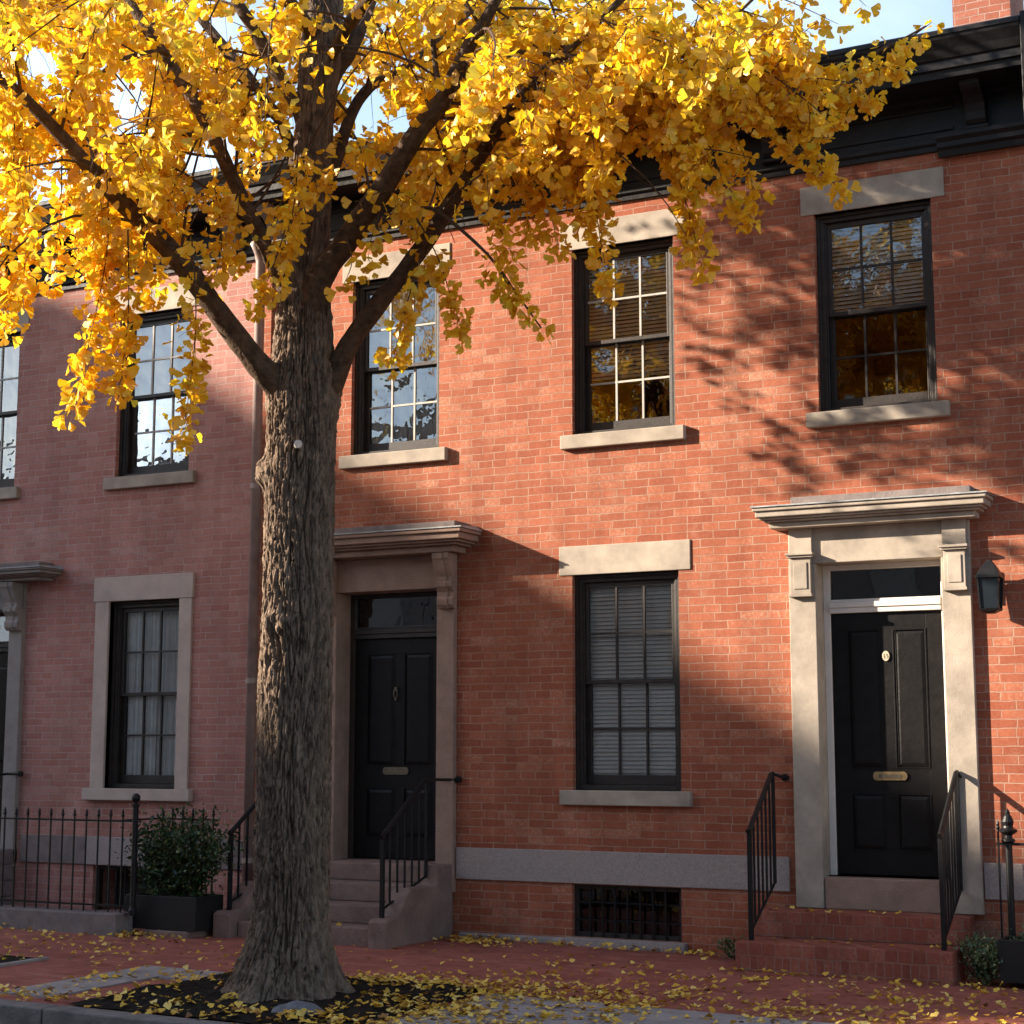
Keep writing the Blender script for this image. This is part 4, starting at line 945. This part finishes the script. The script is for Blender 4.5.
# right corner: planter and iron fence with finial post
planter('planter','black box planter cut off by the right edge behind the small bush',-2.53,-1.7,-.75,-.42,0,.30)
shrub('low green plants growing in the black planter at the right edge',(-2.1,-.60,.30),(.36,.12,.10),500,.03,14,.27)
t=thing('iron_fence','black iron fence with urn finial post right of the brick stoop','fence',(-2.49,-.38,0))
m=MB(); fx,fy2=-2.50,-.36
m.tube([(fx,fy2,.0),(fx,fy2,.98)],.026,12)
m.lathe(fx,fy2,[(.028,.97),(.05,.985),(.05,1.0),(.03,1.01),(.03,1.03),(.066,1.055),(.07,1.07),(.04,1.085),(.036,1.10),(.046,1.13),(.030,1.17),(.018,1.185),(.02,1.20),(.001,1.23)],14)
m.build('finial_post','iron',t)
m=MB(); m.box(fx-.09,-.4,fy2-.014,fy2+.014,.955,.975); m.box(fx-.02,-.4,fy2-.012,fy2+.012,.24,.255); m.build('fence_rail','iron',t)
xx=fx-.075
picket(xx,fy2,.05).build('picket','iron',t)
xx=fx+.14
while xx<-.4: picket(xx,fy2,.05).build('picket','iron',t); xx+=.14
# ------------------------------------------------------------------ fallen leaves (uncountable)
P=[]
def scat(n,x0,x1,y0,y1,z=None,clump=0):
    cs=[(random.uniform(x0,x1),random.uniform(y0,y1)) for _ in range(max(1,n//14))]
    for _ in range(n):
        if clump and random.random()<clump:
            c=random.choice(cs); x=c[0]+random.gauss(0,.09); y=c[1]+random.gauss(0,.07)
        else: x=random.uniform(x0,x1); y=random.uniform(y0,y1)
        if z is None and ((-9.35<x<-7.4 and y>-1.2) or (-4.53<x<-2.82 and y>-.9) or (y>-.03) or (x<-9.2 and y>-1.4)): continue
        if x<x0-.1 or x>x1+.1 or y>y1+.06: continue
        zz=(zg(x)+.012) if z is None else z
        if z is None and -7.66<x<-5.6 and -4.82<y<-2.8: zz=zg(x)+.014+soilfn(x,y)
        P.append((x,y,zz+random.uniform(.002,.016)))
scat(520,-12.5,-1,-3.0,-.1,clump=.35)
scat(420,-5.9,-2,-3.0,-1.2,clump=.4); scat(500,-7,-2,-3.4,-2.4,clump=.5); scat(250,-12,-7.5,-3.4,-1.5,clump=.4)
scat(560,-6.6,-4.3,-3.3,-2.3,clump=.55)
scat(330,-5.7,-4.2,-4.6,-2.95,clump=.5)
scat(640,-6.0,-4.7,-4.8,-3.5,clump=.7)
scat(330,-9.6,-5.6,-4.84,-4.5,clump=.5)
scat(130,-8.4,-7.3,-4.6,-3.1,clump=.6)
scat(130,-7.6,-5.6,-4.7,-2.9,clump=.6)
scat(120,-7.4,-4.6,-.24,-.05,clump=.5)
scat(110,-7.40,-6.9,-.45,-.05,clump=.8)
scat(60,-9.9,-9.1,-1.75,-1.4,clump=.6)
scat(55,-4.6,-2.7,-1.05,-.9,clump=.4)
scat(30,-2.8,-2.0,-1.1,-.8,clump=.4)
scat(26,-4.4,-2.9,-.84,-.45,z=.205); scat(16,-4.4,-2.9,-.36,-.18,z=.405)
scat(10,-8.9,-7.7,-1.0,-.9,z=.18)
scat(200,-12,0,-5.6,-5.1,z=-.13)
n=len(P); ax=rdir(n); ax[:,2]*=.22; nr=np.tile([0,0,1.],(n,1))+rdir(n)*.45
leaves('fallen_leaves','fallen',P,ax,nr,RNG.uniform(.028,.054,n),kind='stuff')
# ------------------------------------------------------------------ across the street (shades the wall, seen in the panes)
t=thing('apartment_block','tall brick apartment block across the street casting the afternoon shade','building',(-60,-23,0))
XE,HT=-49.9,21.95  # unseen building; height and slanted side shaped to cast the wall's shade
mb=MB(); mb.extrude([(-78,-17),(XE,-17),(XE-.62*13,-30),(-78,-30)],-.2,HT,'z'); W_=mb.build('wall','brick_far',t)
for zf in range(6):
    for k in range(8):
        xw=-77+k*3.2; B(xw,xw+1.3,-16.99,-16.93,1.2+zf*3.2,3.2+zf*3.2).build('window','frame',t)
for nm,x0,x1,hh in (('a row of low brick houses',-42,-20,9.0),('b',-19.9,-7,9.6),('c',-6.9,14,9.2)):
    lab={'a':'low pale stone house across the street with grey roof, leftmost','b':'low pale stone house across the street facing the ginkgo','c':'low pale stone house across the street facing the white framed door'}[nm[0]]
    q=thing('stone_house',lab,'house',((x0+x1)/2,-26,0))
    B(x0,x1,-31,-21,-.2,hh).build('wall','granite',q)
    B(x0-.2,x1+.2,-31.2,-20.7,hh,hh+.3).build('roof','granite_dark',q)
    xx=x0+1
    while xx<x1-1.5:
        for z in(1.2,3.9,6.5): B(xx,xx+1.0,-20.99,-20.93,z,z+1.6).build('window','muntin',q)
        xx+=2.4
